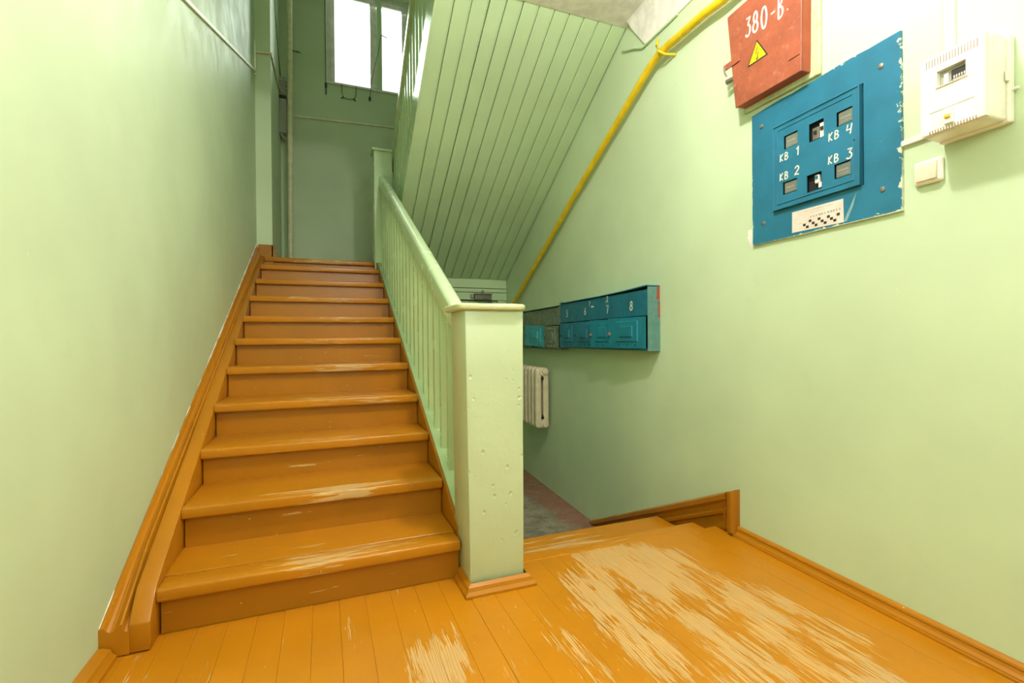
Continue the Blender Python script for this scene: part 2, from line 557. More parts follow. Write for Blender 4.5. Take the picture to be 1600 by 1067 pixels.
bm = BM(); addbox(bm, .60, xr(2.8) - .02, 2.80, 2.825, LOW, -.345); obj('riser', bm, 'riser', st, origin=(.6, 2.8, LOW))

# landing
bm = BM()
addbox(bm, -.60, .70, 5.334, YB + .02, 1.62, 1.833); addbox(bm, .70, 2.25, 5.80, YB + .02, 1.62, 1.833)
struct('floor_landing', bm, 'orange', 'half landing at the head of the stairs, only its ochre front edge seen')

# ------------------------------------------------------------------ walls
bm = BM()
prism(bm, [(xl(YF), YF, LOW), (xl(5.3), 5.3, LOW), (xl(5.3) - .25, 5.3, LOW), (xl(YF) - .25, YF, LOW)], (0, 0, ZT - LOW))
struct('wall_left', bm, 'wall', 'long pale green painted wall left of the stairs')
bm = BM()
prism(bm, [(-.461, 5.3, LOW), (-.495, YB + .1, LOW), (-.95, YB + .1, LOW), (-.95, 5.3, LOW)], (0, 0, ZT - LOW))
o = struct('wall_left_landing', bm, 'wall', 'green wall pier jutting out beside the head of the stairs', bevel=.004)
bm = BM()
prism(bm, [(xr(YF), YF, LOW), (xr(7.1), 7.1, LOW), (xr(7.1) + .25, 7.1, LOW), (xr(YF) + .25, YF, LOW)], (0, 0, ZT - LOW))
struct('wall_right', bm, 'wall', 'large pale green wall on the right carrying the meters and mailboxes')
# back wall with the window opening
WX0, WX1, WZ0, WZ1 = 0.078, 1.195, 4.47, 5.80
bm = BM()
addbox(bm, -.8, WX0, YB, YB + .3, LOW, ZT)
addbox(bm, WX1, 2.5, YB, YB + .3, LOW, ZT)
addbox(bm, WX0, WX1, YB, YB + .3, LOW, WZ0)
addbox(bm, WX0, WX1, YB, YB + .3, WZ1, ZT)
struct('wall_back', bm, 'wall', 'green wall behind the landing with the window high up')
bm = BM(); addbox(bm, -.95, xr(YF) + .25, YF - .2, YF, LOW, ZT)
struct('wall_front', bm, 'wall', 'green wall behind the viewer, out of the picture')
# under landing wall (boards seen above the door)
bm = BM(); addbox(bm, -.62, 1.02, 5.80, 5.9, LOW, 1.62); addbox(bm, 1.02, 2.2, 5.83, 5.9, 1.50, 1.62)
struct('wall_under_landing', bm, 'wall', 'green wall under the half landing around the door')
# closing wall under the lower flight
bm = BM()
prism(bm, [(.575, 2.07, LOW), (.575, 2.07, -.0), (.575, 5.3, 1.60), (.575, 5.8, 1.60), (.575, 5.8, LOW)], (.035, 0, 0))
struct('wall_under_stairs', bm, 'wall', 'green panel closing the space under the lower flight')
# ceilings
bm = BM(); prism(bm, [(-.95, YF, CZ), (xr(YF) + .2, YF, CZ), (xr(2.86) + .2, 2.86, CZ), (-.95, 2.86, CZ)], (0, 0, .25))
struct('ceiling', bm, 'white', 'whitewashed hall ceiling ending where the sloped boards begin')
bm = BM(); addbox(bm, -1, 2.6, YF - .2, YB + .3, ZT, ZT + .1)
struct('ceiling_stairwell', bm, 'white', 'white ceiling over the stairwell, above the picture')
# white plaster band at the top of the right wall
bm = BM()
def wring(X, z0, sh=0.0): return [wpt(X + .18 * sh, -.02, z0), wpt(X + .18 * sh, .010, z0), wpt(X + .17 * sh, .014, z0 + .012), wpt(X + .02 * sh, .016, CZ - .06), wpt(X, .03, CZ - .015), wpt(X, .05, CZ + .01), wpt(X, -.02, CZ + .01)]
rings = [wring(1.6 - q * (1.6 + 2.80) / 11, 2.918 + 0.003 * math.sin(q * 1.9), 1.0 if q == 11 else 0.0) for q in range(12)]
loft(bm, rings)
struct('trim_ceiling_band', bm, 'white', 'white plaster band along the top of the right wall')
bm = BM(); tube(bm, [wpt(-2.91, .012, 3.05), wpt(-2.86, .014, 3.02), wpt(-2.77, .012, 2.985), wpt(-2.66, .012, 2.925), wpt(-2.3, .008, 2.917)], .007, 8)
struct('trim_plaster_bead', bm, 'wall', 'thin green bead where the white band ends against the sloped boards', smooth=True)

# ------------------------------------------------------------------ skirtings
def wprofile(bm, prof, X0, X1, z0=0.0):
    loft(bm, [[wpt(X, d, z0 + z) for d, z in prof] for X in (X0, X1)])
bbp = [(0, 0), (.036, 0), (.036, .008), (.031, .010), (.031, .014), (.022, .022), (.017, .034), (.020, .037), (.018, .044), (.010, .050), (0, .050)]
bm = BM(); wprofile(bm, bbp, 1.65, -1.86)
struct('baseboard_right', bm, 'orange', 'moulded ochre baseboard along the right wall')
# left floor baseboard
bm = BM()
loft(bm, [[(xl(y) + d, y, z) for d, z in [(0, 0), (.05, 0), (.05, .012), (.040, .020), (.034, .034), (.014, .042), (0, .042)]] for y in (YF, 1.878)])
struct('baseboard_left', bm, 'orange', 'moulded ochre baseboard at the foot of the left wall, in front of the stairs', smooth=True)
# front end and far end of hall: simple skirting behind the viewer is left out


def nz(y):   # nosing line of the lower flight
    return 0.171 + 0.5009 * (y - 1.938) if y < 1.938 else (0.171 + (1.835 - 0.171) / (5.27 - 1.938) * (y - 1.938))


# sloped moulded skirt on the left wall
bm = BM()
loops = []
N = 14
for q in range(N + 1):
    y = 1.885 + (5.30 - 1.885) * q / N
    zi = nz(y) + (-.045 if q == 0 else .004); zo = .088 + .5485 * (y - 1.885)
    w_ = random.uniform(-.002, .002)
    a, b = xl(y) - .01, -.59 + .012 * (y - 1.9)
    pr = [(0, 0), (.18, .009), (.26, .009), (.34, -.004), (.44, -.010), (.56, -.008), (.66, .000), (.73, .007), (.80, .005), (.86, -.018), (.96, -.022), (1.0, -.010)]
    loop = [(a, y, zo - .26)]
    for u, v in pr:
        loop.append((a + (b - a) * u, y, zo + (zi - zo) * u + v))
    loop.append((b, y, zo - .26 if q else .004))
    if q == 0: loop[0] = (a, y, .004)
    loops.append(loop)
loft(bm, loops)
struct('trim_skirt_left', bm, 'orange', 'chipped moulded ochre skirt board climbing the left wall beside the stairs')
bm = BM()
loops = []
for q in range(90):
    y = 1.89 + (5.28 - 1.89) * q / 89
    zo = .088 + .5485 * (y - 1.885); r_ = random.uniform(.0015, .007); a = xl(y)
    loops.append([(a - .004, y, zo - .012), (a + r_ * .9, y, zo - .004), (a + r_, y, zo + r_ * .5), (a + r_ * .3, y, zo + r_ * 1.8), (a - .004, y, zo + r_ * 2)])
loft(bm, loops)
struct('trim_plaster_edge', bm, 'white', 'crumbly white plaster edge showing where the left skirt board meets the wall')
# landing baseboard round the pier
bm = BM()
addbox(bm, -.585, -.448, 5.282, 5.31, 1.74, 1.955); addbox(bm, -.475, -.440, 5.282, 6.5, 1.80, 1.955)
struct('baseboard_landing', bm, 'brown', 'short brown baseboard round the foot of the pier at the head of the stairs', bevel=.008)

# descending skirt on the right wall, by the lower steps
bm = BM()
def skz(X):
    return 0.236 + (X + 1.846) * 0.452
loops = []
def skring(X, dz=0, bottom=None):
    zt = skz(X) + dz
    zb = bottom if bottom is not None else zt - .30
    return [wpt(X, 0, zb), wpt(X, .012, zb), wpt(X, .012, zt - .115), wpt(X, .030, zt - .105), wpt(X, .034, zt - .09), wpt(X, .022, zt - .080),
            wpt(X, .024, zt - .05), wpt(X, .044, zt - .035), wpt(X, .044, zt - .010), wpt(X, .030, zt), wpt(X, 0, zt)]
for q in range(9):
    X = -1.905 - q * (3.42 - 1.905) / 8
    loops.append(skring(X, random.uniform(-.002, .002)))
loft(bm, loops)
# upright return at its near end
addX = -1.846
pr = [(-1.846, 0, .030), (-1.846, .030, .030), (-1.862, .044, .030), (-1.885, .044, .03), (-1.893, .022, .03), (-1.915, .022, .03), (-1.918, .034, .03), (-1.93, .03, .03), (-1.935, .012, .03), (-1.94, 0, .03)]
loft(bm, [[wpt(X, d, .012) for X, d, z in pr], [wpt(X, d, skz(X) + (-.004 if d > .03 else 0)) for X, d, z in pr]])
sk = struct('trim_skirt_right', bm, 'brown', 'glossy brown moulded skirt stepping down the right wall beside the lower steps')

# ------------------------------------------------------------------ window
win = sempty('window_1', 'tall white sky window with painted frame high in the back wall', 'window', ((WX0 + WX1) / 2, YB + .1, WZ0))
fy0, fy1 = YB + .055, YB + .115
bm = BM()
addbox(bm, WX0, WX0 + .055, fy0, fy1, WZ0, WZ1); addbox(bm, WX1 - .055, WX1, fy0, fy1, WZ0, WZ1)
addbox(bm, WX0 + .055, WX1 - .055, fy0, fy1, WZ0, WZ0 + .015); addbox(bm, WX0 + .055, WX1 - .055, fy0, fy1, WZ1 - .05, WZ1)
obj('window_frame', bm, 'frame', win)
bm = BM(); addbox(bm, .728, .792, YB + .01, fy1, WZ0, WZ1); obj('mullion', bm, 'rail', win, bevel=.004)
for (a, b, la, lb) in ((WX0 + .055, .728, .045, .085), (.792, WX1 - .055, .012, .06)):
    bm = BM(); s0, s1 = YB + .06, YB + .10
    addbox(bm, a, a + la, s0, s1, WZ0 + .015, WZ1 - .05); addbox(bm, b - lb, b, s0, s1, WZ0 + .015, WZ1 - .05)
    addbox(bm, a + la, b - lb, s0, s1, WZ0 + .015, WZ0 + .045); addbox(bm, a + la, b - lb, s0, s1, WZ1 - .11, WZ1 - .05)
    sash = obj('sash', bm, 'framewhite', win)
    bm = BM(); addbox(bm, a + la - .004, b - lb + .004, s0 + .015, s0 + .019, WZ0 + .04, WZ1 - .105)
    obj('pane', bm, 'glass', sash)
bm = BM(); addbox(bm, WX0 - .02, WX1 + .02, YB - .02, fy0, WZ0 - .022, WZ0); obj('window_sill', bm, 'framewhite', win, bevel=.004)
bm = BM(); addbox(bm, WX0 - .012, WX0 + .004, YB - .012, YB + .02, WZ0, WZ1); obj('window_casing', bm, 'framewhite', win)

# ------------------------------------------------------------------ door under the landing
door = sempty('door_1', 'green boarded entrance door under the landing, mostly hidden behind the newel post', 'door', (1.6, 5.8, LOW))
bm = BM(); addbox(bm, 1.02, 1.10, 5.77, 5.86, LOW, 1.50); addbox(bm, 2.07, xr(5.8), 5.77, 5.86, LOW, 1.50)
obj('door_frame', bm, 'soffit', door, bevel=.004)
for z0, z1, yy in ((1.648, 1.775, 5.752), (1.597, 1.642, 5.758), (1.500, 1.590, 5.75)):
    bm = BM(); addbox(bm, .74, xr(5.75), yy, 5.84, z0, z1); obj('lintel_board', bm, 'soffit', door, bevel=.004)
q = (2.07 - 1.10) / 8
for i in range(8):
    bm = BM(); addbox(bm, 1.10 + q * i + .002, 1.10 + q * (i + 1) - .002, 5.79, 5.83, LOW + .01, 1.488); obj('door_board', bm, 'soffit', door, bevel=.004, segs=1)
bm = BM(); tube(bm, [(1.18, 5.79, .5), (1.18, 5.74, .5), (1.18, 5.74, .66), (1.18, 5.79, .66)], .009); obj('door_handle', bm, 'steel', door, smooth=True)
dc = thing('door_closer', 'grey metal door closer box mounted over the door under the landing', 'door closer', (1.85, 5.75, 1.50))
bm = BM(); addbox(bm, 1.745, 1.965, 5.69, 5.749, 1.495, 1.565); obj('body', bm, 'closer', dc, bevel=.012)
bm = BM(); addbox(bm, 1.74, 1.97, 5.68, 5.749, 1.565, 1.574); obj('cover_lip', bm, 'steel', dc, bevel=.002)
bm = BM(); tube(bm, [(1.85, 5.72, 1.575), (1.835, 5.715, 1.60), (1.85, 5.715, 1.618), (1.865, 5.715, 1.60), (1.85, 5.72, 1.575)], .006, 8); obj('loop', bm, 'steel', dc, smooth=True)
bm = BM(); tube(bm, [(1.85, 5.70, 1.50), (1.83, 5.62, 1.49), (1.90, 5.66, 1.47), (1.98, 5.75, 1.47)], .008, 8); obj('arm', bm, 'steel', dc, smooth=True)
bm = BM(); addbox(bm, 1.700, 1.738, 5.715, 5.749, 1.52, 1.572); obj('switch', bm, 'plastic_grey', dc, bevel=.004)

# ------------------------------------------------------------------ lower flight
NOS = [(1.938, 0.171), (2.254, 0.342), (2.578, 0.507), (2.886, 0.679), (3.237, 0.853), (3.547, 1.024), (3.886, 1.187), (4.208, 1.361), (4.579, 1.538), (4.948, 1.712), (5.270, 1.835)]
TL, TR, TT = -.535, .5235, .0455
stairs = thing('staircase', 'ochre painted wooden staircase with worn treads rising from the plank floor to the landing', 'stairs', (0, 1.95, 0))
for i, (y, z) in enumerate(NOS):
    yn = NOS[i + 1][0] + .05 if i < 10 else 5.40
    if i == 0:
        bm = BM(); addbox(bm, TL, TR, y, y + .108, z - TT, z)
        obj('tread', bm, 'tread', stairs, bevel=.009, segs=3, origin=(TL, y, z), smooth=True)
        bm = BM(); addbox(bm, TL, TR, y + .110, yn, z - TT, z - .0005)
        obj('tread', bm, 'tread', stairs, bevel=.0015, segs=1, origin=(TL, y, z))
    else:
        bm = BM(); addbox(bm, TL, TR, y, yn, z - TT, z)
        obj('tread', bm, 'tread', stairs, bevel=.009, segs=3, origin=(TL, y, z), smooth=True)
    z0 = 0.002 if i == 0 else NOS[i - 1][1] - .02
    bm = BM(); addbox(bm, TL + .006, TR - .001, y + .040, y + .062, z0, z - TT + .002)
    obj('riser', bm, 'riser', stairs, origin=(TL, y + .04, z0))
# left string
bm = BM()
prof = [(1.885, .004), (1.885, .095), (1.93, nz(1.93) - .012), (1.96, nz(1.96) + .001), (5.29, nz(5.29)), (5.29, 1.60), (5.1, 1.45), (2.45, .0), (1.99, .0)]
prism(bm, [(-.592, y, z) for y, z in prof], (.058, 0, 0))
obj('string', bm, 'orange', stairs, bevel=.005, smooth=True)
# right string: ochre inside face, green outer half
prof = [(2.0, .0), (2.0, nz(2.0) + .001), (5.26, nz(5.26)), (5.26, 1.50), (2.4, -.02)]
bm = BM(); prism(bm, [(TR + .002, y, z) for y, z in prof], (.013, 0, 0)); obj('string', bm, 'riser', stairs, bevel=.0015, segs=1)
prof = [(2.0, -.02), (2.0, nz(2.0) + .004), (5.26, nz(5.26) + .003), (5.26, 1.48), (2.4, -.05)]
bm = BM(); prism(bm, [(TR + .016, y, z) for y, z in prof], (.085, 0, 0)); o = obj('string', bm, 'rail', stairs, bevel=.004, smooth=True); o['label'] = 'green outer string'

# ------------------------------------------------------------------ railing of the lower flight
rl = thing('stair_railing', 'pale green banister of the lower flight between a thick square newel and a far post', 'railing', (.6, 3.6, .9))
def newel(bm, q):
    loft(bm, q)
bm = BM()
zs = [(0.0, .531, .760), (.35, .528, .7635), (.64, .5235, .764), (.9, .521, .766), (1.122, .518, .768)]
loft(bm, [[(a, 1.83, z), (b, 1.83, z), (b, 2.06, z), (a, 2.06, z)] for z, a, b in zs])
nw = obj('newel_post', bm, 'newel', rl, bevel=.007, smooth=True)
bm = BM()
pts = []
for i in range(40):
    a = 2 * math.pi * i / 40
    c_, s_ = math.cos(a), math.sin(a)
    ex = .30
    px = math.copysign(abs(c_) ** ex, c_) * .150; py = math.copysign(abs(s_) ** ex, s_) * .142
    r_ = 1 + random.uniform(-.012, .008)
    pts.append((px * r_, py * r_))
def capring(s, z): return [(.633 + px * s, 1.945 + py * s, z + random.uniform(-.0008, .0008)) for px, py in pts]
loft(bm, [capring(.93, 1.1215), capring(.98, 1.125), capring(1.0, 1.133), capring(.99, 1.142), capring(.95, 1.1465)])
obj('newel_cap', bm, 'cap', nw, smooth=True)
bm = BM()
base = [(.0, .0), (.030, 0), (.030, .008), (.020, .020), (.016, .034), (.004, .044), (0, .044)]
def mring(d, z, side):
    x0, x1, y0 = .531, .7605, 1.83
    return {0: (x0 - d, 1.974, z), 1: (x0 - d, y0 - d - .012, z), 2: (x1 + d + .008, y0 - d - .012, z), 3: (x1 + d + .008, 2.06, z)}[side]
loft(bm, [[mring(d, z + .0015, s) for d, z in base] for s in range(4)])
obj('base_moulding', bm, 'orange', nw)
# far newel
bm = BM(); loft(bm, [[(.512, 5.25, z), (.700, 5.25, z), (.700, 5.44, z), (.512, 5.44, z)] for z in (1.50, 3.005)])
nf = obj('newel_post', bm, 'rail', rl, bevel=.005)
bm = BM(); addbox(bm, .492, .712, 5.225, 5.46, 3.005, 3.03); obj('newel_cap', bm, 'rail', nf, bevel=.006)
# handrail
def hz(y): return 1.069 + .5243 * (y - 2.055)
sec = [(.562, -.103), (.562, -.018), (.568, -.006), (.578, .004), (.600, .009), (.622, .004), (.633, -.006), (.638, -.018), (.638, -.103)]
bm = BM(); loft(bm, [[(x_, y, hz(y) + dz) for x_, dz in sec] for y in (2.052, 5.255)])
obj('handrail', bm, 'rail', rl, smooth=True)
for kx in range(20):
    y = 2.175 + .1535 * kx
    bm = BM(); x0, x1 = .566, .600; y0, y1 = y - .018, y + .018
    loft(bm, [[(x0, y0, nz(y0) - .002), (x1, y0, nz(y0) - .002), (x1, y1, nz(y1) - .002), (x0, y1, nz(y1) - .002)],
              [(x0, y0, hz(y0) - .100), (x1, y0, hz(y0) - .100), (x1, y1, hz(y1) - .100), (x0, y1, hz(y1) - .100)]])
    obj('baluster', bm, 'rail', rl, bevel=.0025, segs=1)

# ------------------------------------------------------------------ upper flight
up = thing('upper_staircase', 'green board-lined underside and string of the upper flight sloping down to the landing', 'stairs', (1.3, 4.3, 2.4))
def sof(y): return 1.78 + .495 * (5.70 - y)
def xe(y): return .60 + .022 * y
YT, YU = 5.745, 2.80
NB = 12
for i in range(NB):
    u0, u1 = i / NB, (i + 1) / NB
    def bx(u, y): return xe(y) + .012 + u * (xr(y) - .004 - xe(y) - .012)
    g_ = random.uniform(.0016, .0034); dz = random.uniform(-.003, .003)
    if i == 0: dz = 0
    bm = BM()
    loops = []
    for y in (YT, 4.8, 3.8, YU):
        a, b = bx(u0, y) + g_, bx(u1, y) - g_
        z = sof(y) + dz
        loops.append([(a, y, z + .024), (a, y, z + .004), (a + .005, y, z), (b - .012, y, z), (b - .009, y, z + .004), (b - .006, y, z), (b - .003, y, z + .001), (b, y, z + .006), (b, y, z + .024)])
    loft(bm, loops)
    obj('soffit_board', bm, 'soffit', up)
bm = BM()
loft(bm, [[(xe(y) + .02, y, sof(y) + .026), (xr(y) + .02, y, sof(y) + .026), (xr(y) + .02, y, sof(y) + .05), (xe(y) + .02, y, sof(y) + .05)] for y in (YT, YU)])
obj('backing', bm, 'dark', up)
bm = BM()
loft(bm, [[(xe(y), y, sof(y) - .002), (xe(y) + .03, y, sof(y) + .004), (xe(y) + .03, y, sof(y) + .26), (xe(y), y, sof(y) + .26)] for y in (YT - .25, 4.5, YU - .3)])
obj('string', bm, 'rail', up, bevel=.003)
for i in range(10):
    y = 5.82 - .325 * i; z = 1.833 + .161 * (i + 1)
    bm = BM(); addbox(bm, xe(y) + .032, xr(y) + .01, y - .34, y, z - .035, z); obj('tread', bm, 'orange', up)
    bm = BM(); addbox(bm, xe(y) + .032, xr(y) + .01, y - .035, y - .015, z - .17, z - .034); obj('riser', bm, 'orange', up)
ur = thing('upper_railing', 'pale green balusters and handrail of the upper flight in front of the window', 'railing', (.68, 4.3, 3.0))
def uz(y): return sof(y) + .26
bm = BM(); loft(bm, [[(xe(y) + a, y, uz(y) + h) for a, h in [(-.022, .695), (-.022, .765), (-.012, .780), (.020, .788), (.048, .78), (.056, .765), (.056, .695)]] for y in (5.445, 4.5, 3.5, 2.55)])
obj('handrail', bm, 'rail', ur, smooth=True)
y = 5.30
while y > 2.55:
    x0 = xe(y) + .002; bm = BM(); y0, y1 = y - .019, y + .019
    zb = (lambda q: uz(q) - .002)
    loft(bm, [[(x0, y0, zb(y0)), (x0 + .036, y0, zb(y0)), (x0 + .036, y1, zb(y1)), (x0, y1, zb(y1))],
              [(x0, y0, uz(y0) + .70), (x0 + .036, y0, uz(y0) + .70), (x0 + .036, y1, uz(y1) + .70), (x0, y1, uz(y1) + .70)]])
    obj('baluster', bm, 'rail', ur, bevel=.002, segs=1)
    y -= .155

# ------------------------------------------------------------------ pipes, channels, cords
o = None
bm = BM(); tube(bm, [(-.372, 6.6, 1.833), (-.366, 6.6, 3.0), (-.358, 6.6, 4.4), (-.352, 6.6, ZT)], .031, 14)
o = obj('riser_pipe', bm, 'pipe_cream', smooth=True); o['label'] = 'cream painted vertical pipe in the far left corner of the landing'; o['category'] = 'pipe'

gp = [(1.5, 2.74)] + [K(X, z, .05) for X, z in ((-1.848, 2.681), (-1.987, 2.700), (-2.198, 2.708))] + [K(-2.30, 2.714, .05), K(-2.38, 2.712, .05), K(-2.45, 2.695, .05), K(-2.52, 2.668, .05), K(-2.60, 2.632, .05)] + [K(X, z, .05) for X, z in ((-3.10, 2.412), (-3.5415, 2.2145), (-4.267, 1.872), (-5.17, 1.452))]
gp[0] = (1.5, gp[1][1] - .03)
gas = thing('gas_pipe', 'bright yellow gas pipe running along and down the right wall', 'pipe', wpt(-2.4, .05, 2.7))
bm = BM()
tube(bm, [wpt(X, .05, z) for X, z in gp] + [wpt(-5.62, .05, 1.24)], .0235, 14)
o = obj('tube', bm, 'yellow', None, smooth=True)
o.parent = gas; 
for v in o.data.vertices: v.co -= gas.location
o.location = (0, 0, 0)
bm = BM(); cx, cz = K(-2.345, 2.71, .05)
tube(bm, [wpt(cx + .06, .0, cz - .045), wpt(cx + .03, .055, cz - .035), wpt(cx + .01, .085, cz - .01), wpt(cx - .005, .088, cz + .03), wpt(cx - .012, .075, cz + .075)], .008, 8)
o = obj('hook', bm, 'yellow', gas, smooth=True)

def simple(name, bm, mat, label, cat, **kw):
    o = obj(name, bm, mat, **kw); o['label'] = label; o['category'] = cat
    return o
# cable channel rising along the left wall
bm = BM()
def lch(y, z): return Vector((xl(y), y, z))
a, b = lch(1.8, 2.348), lch(5.27, 3.635)
loft(bm, [[p_ + Vector((-.002, 0, -.012)), p_ + Vector((.014, 0, -.012)), p_ + Vector((.014, 0, .012)), p_ + Vector((-.002, 0, .012))] for p_ in (a, b)])
simple('cable_channel', bm, 'channel', 'white cable channel slanting across the left wall', 'cable channel', bevel=.002)
bm = BM(); addbox(bm, xl(5.27) - .002, xl(5.27) + .016, 5.262, 5.29, 3.60, 3.93)
simple('cable_channel', bm, 'channel', 'short upright cable channel in the corner beside the pier', 'cable channel', bevel=.002)
bm = BM()
tube(bm, [(-.590, 5.288, 3.832), (-.452, 5.288, 3.842), (-.450, 5.34, 3.83), (-.478, 6.66, 4.13)], .011, 8)
simple('conduit', bm, 'pipe_cream', 'cream conduit wrapping round the pier towards the electrical boxes', 'conduit', smooth=True)
bm = BM(); loft(bm, [[(x_, YB + .004, z - .013), (x_, YB - .016, z - .013), (x_, YB - .016, z + .013), (x_, YB + .004, z + .013)] for x_, z in ((-.39, 3.942), (1.9, 4.02))])
simple('cable_channel', bm, 'pipe_cream', 'thin cream cable channel running level across the back wall below the window', 'cable channel', bevel=.003)
# grey boxes on the side wall next to the pipe
jb = thing('junction_box', 'ribbed grey electrical box high beside the cream pipe', 'electrical box', (-.45, 6.78, 4.09))
bm = BM(); addbox(bm, -.497, -.410, 6.68, 6.88, 4.10, 4.33); obj('body', bm, 'plastic_grey', jb, bevel=.01)
for i in range(4):
    bm = BM(); addbox(bm, -.50, -.402, 6.672, 6.885, 4.12 + i * .05, 4.145 + i * .05); obj('rib', bm, 'plastic_grey', jb, bevel=.006)
jb2 = thing('meter_cabinet', 'tall plain grey electrical box beside the cream pipe, under the ribbed one', 'electrical box', (-.45, 6.78, 3.6))
bm = BM(); addbox(bm, -.495, -.408, 6.66, 6.88, 3.62, 4.05); obj('body', bm, 'plastic_grey', jb2, bevel=.012)
bm = BM(); addbox(bm, -.494, -.405, 6.655, 6.88, 4.055, 4.085); obj('lid', bm, 'cable', jb2, bevel=.004)
bm = BM(); tube(bm, [(-.47, 6.70, 3.62), (-.45, 6.70, 3.575), (-.415, 6.72, 3.555), (-.40, 6.74, 3.62)], .018, 8); obj('cable_gland', bm, 'plastic_grey', jb2, smooth=True)

bm = BM(); tube(bm, [(-.462, 5.6, 5.6), (-.472, 5.92, 4.79), (-.478, 6.25, 4.60), (-.486, 6.6, 4.52), (-.488, 6.9, 4.44)], .006, 6)
simple('hanging_cable', bm, 'cable', 'thin dark cable hanging down the pier side near the cream pipe', 'cable', smooth=True)
bm = BM(); tube(bm, [(-.37, YB - .01, 4.80), (-.31, YB - .03, 4.775), (-.24, YB - .05, 4.76)], .005, 6); tube(bm, [(-.33, YB - .02, 4.79), (-.30, YB - .05, 4.765), (-.27, YB - .04, 4.785)], .004, 6)
simple('wire_stub', bm, 'cable', 'bent wire stub sticking out of the back wall right of the cream pipe', 'wire', smooth=True)
bm = BM(); tube(bm, [(.060, YB - .02, 5.9), (.062, YB - .02, 5.1), (.062, YB - .02, 4.40)], .004, 6); tube(bm, [(.062, YB - .02, 4.44), (.063, YB - .022, 4.38)], .013, 8); tube(bm, [(.062, YB - .02, 4.38), (.066, YB - .02, 4.33), (.060, YB - .02, 4.29)], .006, 6)
simple('window_cord', bm, 'cable', 'dark cord hanging down the left edge of the window', 'cord', smooth=True)
bm = BM(); tube(bm, [(.262, YB - .025, 4.46), (.262, YB - .025, 4.34), (.285, YB - .025, 4.285), (.35, YB - .025, 4.27), (.42, YB - .025, 4.285), (.442, YB - .025, 4.34), (.445, YB - .025, 4.46)], .004, 6)
tube(bm, [(.255, YB - .025, 4.27), (.285, YB - .025, 4.295)], .008, 6); tube(bm, [(.41, YB - .025, 4.29), (.435, YB - .025, 4.262)], .008, 6)
simple('wire_loop', bm, 'cable', 'dark wire loop dangling under the window sill', 'wire', smooth=True)
bm = BM(); tube(bm, [(.785, YB - .03, 5.23), (.74, YB - .03, 4.98), (.655, YB - .03, 4.60), (.622, YB - .03, 4.32)], .0035, 6); tube(bm, [(.625, YB - .03, 4.345), (.621, YB - .03, 4.30)], .014, 8)
tube(bm, [(.785, YB - .03, 5.23), (.86, YB - .04, 5.20)], .005, 6)
simple('window_cord', bm, 'cable', 'thin slanting cord with a knot hanging across the middle of the window', 'cord', smooth=True)

# ------------------------------------------------------------------ radiator
X0r = K(-4.19, 0)[0]
rad = wthing('radiator', 'cream cast-iron column radiator low on the right wall, partly behind the newel post', 'radiator', X0r, .10)
def radsec():
    bm = BM()
    y0_, y1_, z0_, z1_ = -.175, -.035, .03, .625
    n_ = 48
    cyr, czr, hy, hz_ = (y0_ + y1_) / 2, (z0_ + z1_) / 2, (y1_ - y0_) / 2, (z1_ - z0_) / 2
    def rr(hw_, hh_, rad_, cy_=cyr):
        out = []
        for i in range(n_):
            q_ = i // (n_ // 4); f_ = (i % (n_ // 4)) / (n_ // 4 - 1) * math.pi / 2 + q_ * math.pi / 2
            sx_ = (1, -1, -1, 1)[q_]; sz_ = (1, 1, -1, -1)[q_]
            out.append((cy_ + sx_ * (hw_ - rad_) + math.cos(f_) * rad_, czr + sz_ * (hh_ - rad_) + math.sin(f_) * rad_))
        return out
    seq = [(rr(.010, .215, .0099), -.014), (rr(.012, .219, .0119), -.026), (rr(.024, .235, .02), -.030), (rr(hy - .016, hz_ - .016, .028), -.030), (rr(hy - .004, hz_ - .004, .034), -.022), (rr(hy, hz_, .036), -.008),
           (rr(hy, hz_, .036), .008), (rr(hy - .004, hz_ - .004, .034), .022), (rr(hy - .016, hz_ - .016, .028), .030), (rr(.024, .235, .02), .030), (rr(.012, .219, .0119), .026), (rr(.010, .215, .0099), .014)]
    R_s = [[bm.verts.new((x_, py, pz)) for py, pz in lp] for lp, x_ in seq]
    for a_, b_ in zip(R_s, R_s[1:] + R_s[:1]):
        for i in range(n_):
            j = (i + 1) % n_
            bm.faces.new((a_[i], a_[j], b_[j], b_[i]))
    for z in (z0_ + .05, z1_ - .05):
        tube(bm, [(-.05, cyr, z), (.036, cyr, z)], .030, 14)
    return bm
s0 = obj('section', radsec(), 'radiator', rad, world=False, bevel=0, smooth=True)
s0.location = (-.045, 0, 0)
for i in range(1, 7): copyobj(s0, rad, (-.045 - .098 * i, 0, 0))
for z in (.07, .585):
    bm = BM(); tube(bm, [(-.03, -.078, z), (.006, -.078, z)], .031, 16); obj('end_plug', bm, 'radiator', rad, world=False, bevel=.004, smooth=True)
for zc_, sg in ((.515, 1), (.135, -1)):
    bm = BM(); prism(bm, [(-.0155, -.105, zc_ - sg * .035), (-.0155, -.088, zc_ + sg * .004), (-.0155, -.094, zc_ + sg * .014), (-.0155, -.116, zc_ + sg * .014), (-.0155, -.122, zc_ + sg * .004)], (.002, 0, 0))
    obj('slot_end_shade', bm, 'dark', rad, world=False)  # dark patches on the end face paint the shade inside the slot openings
bm = BM(); tube(bm, [(-.30, -.03, .5), (-.30, .01, .5)], .012, 8); obj('bracket', bm, 'steel', rad, world=False)

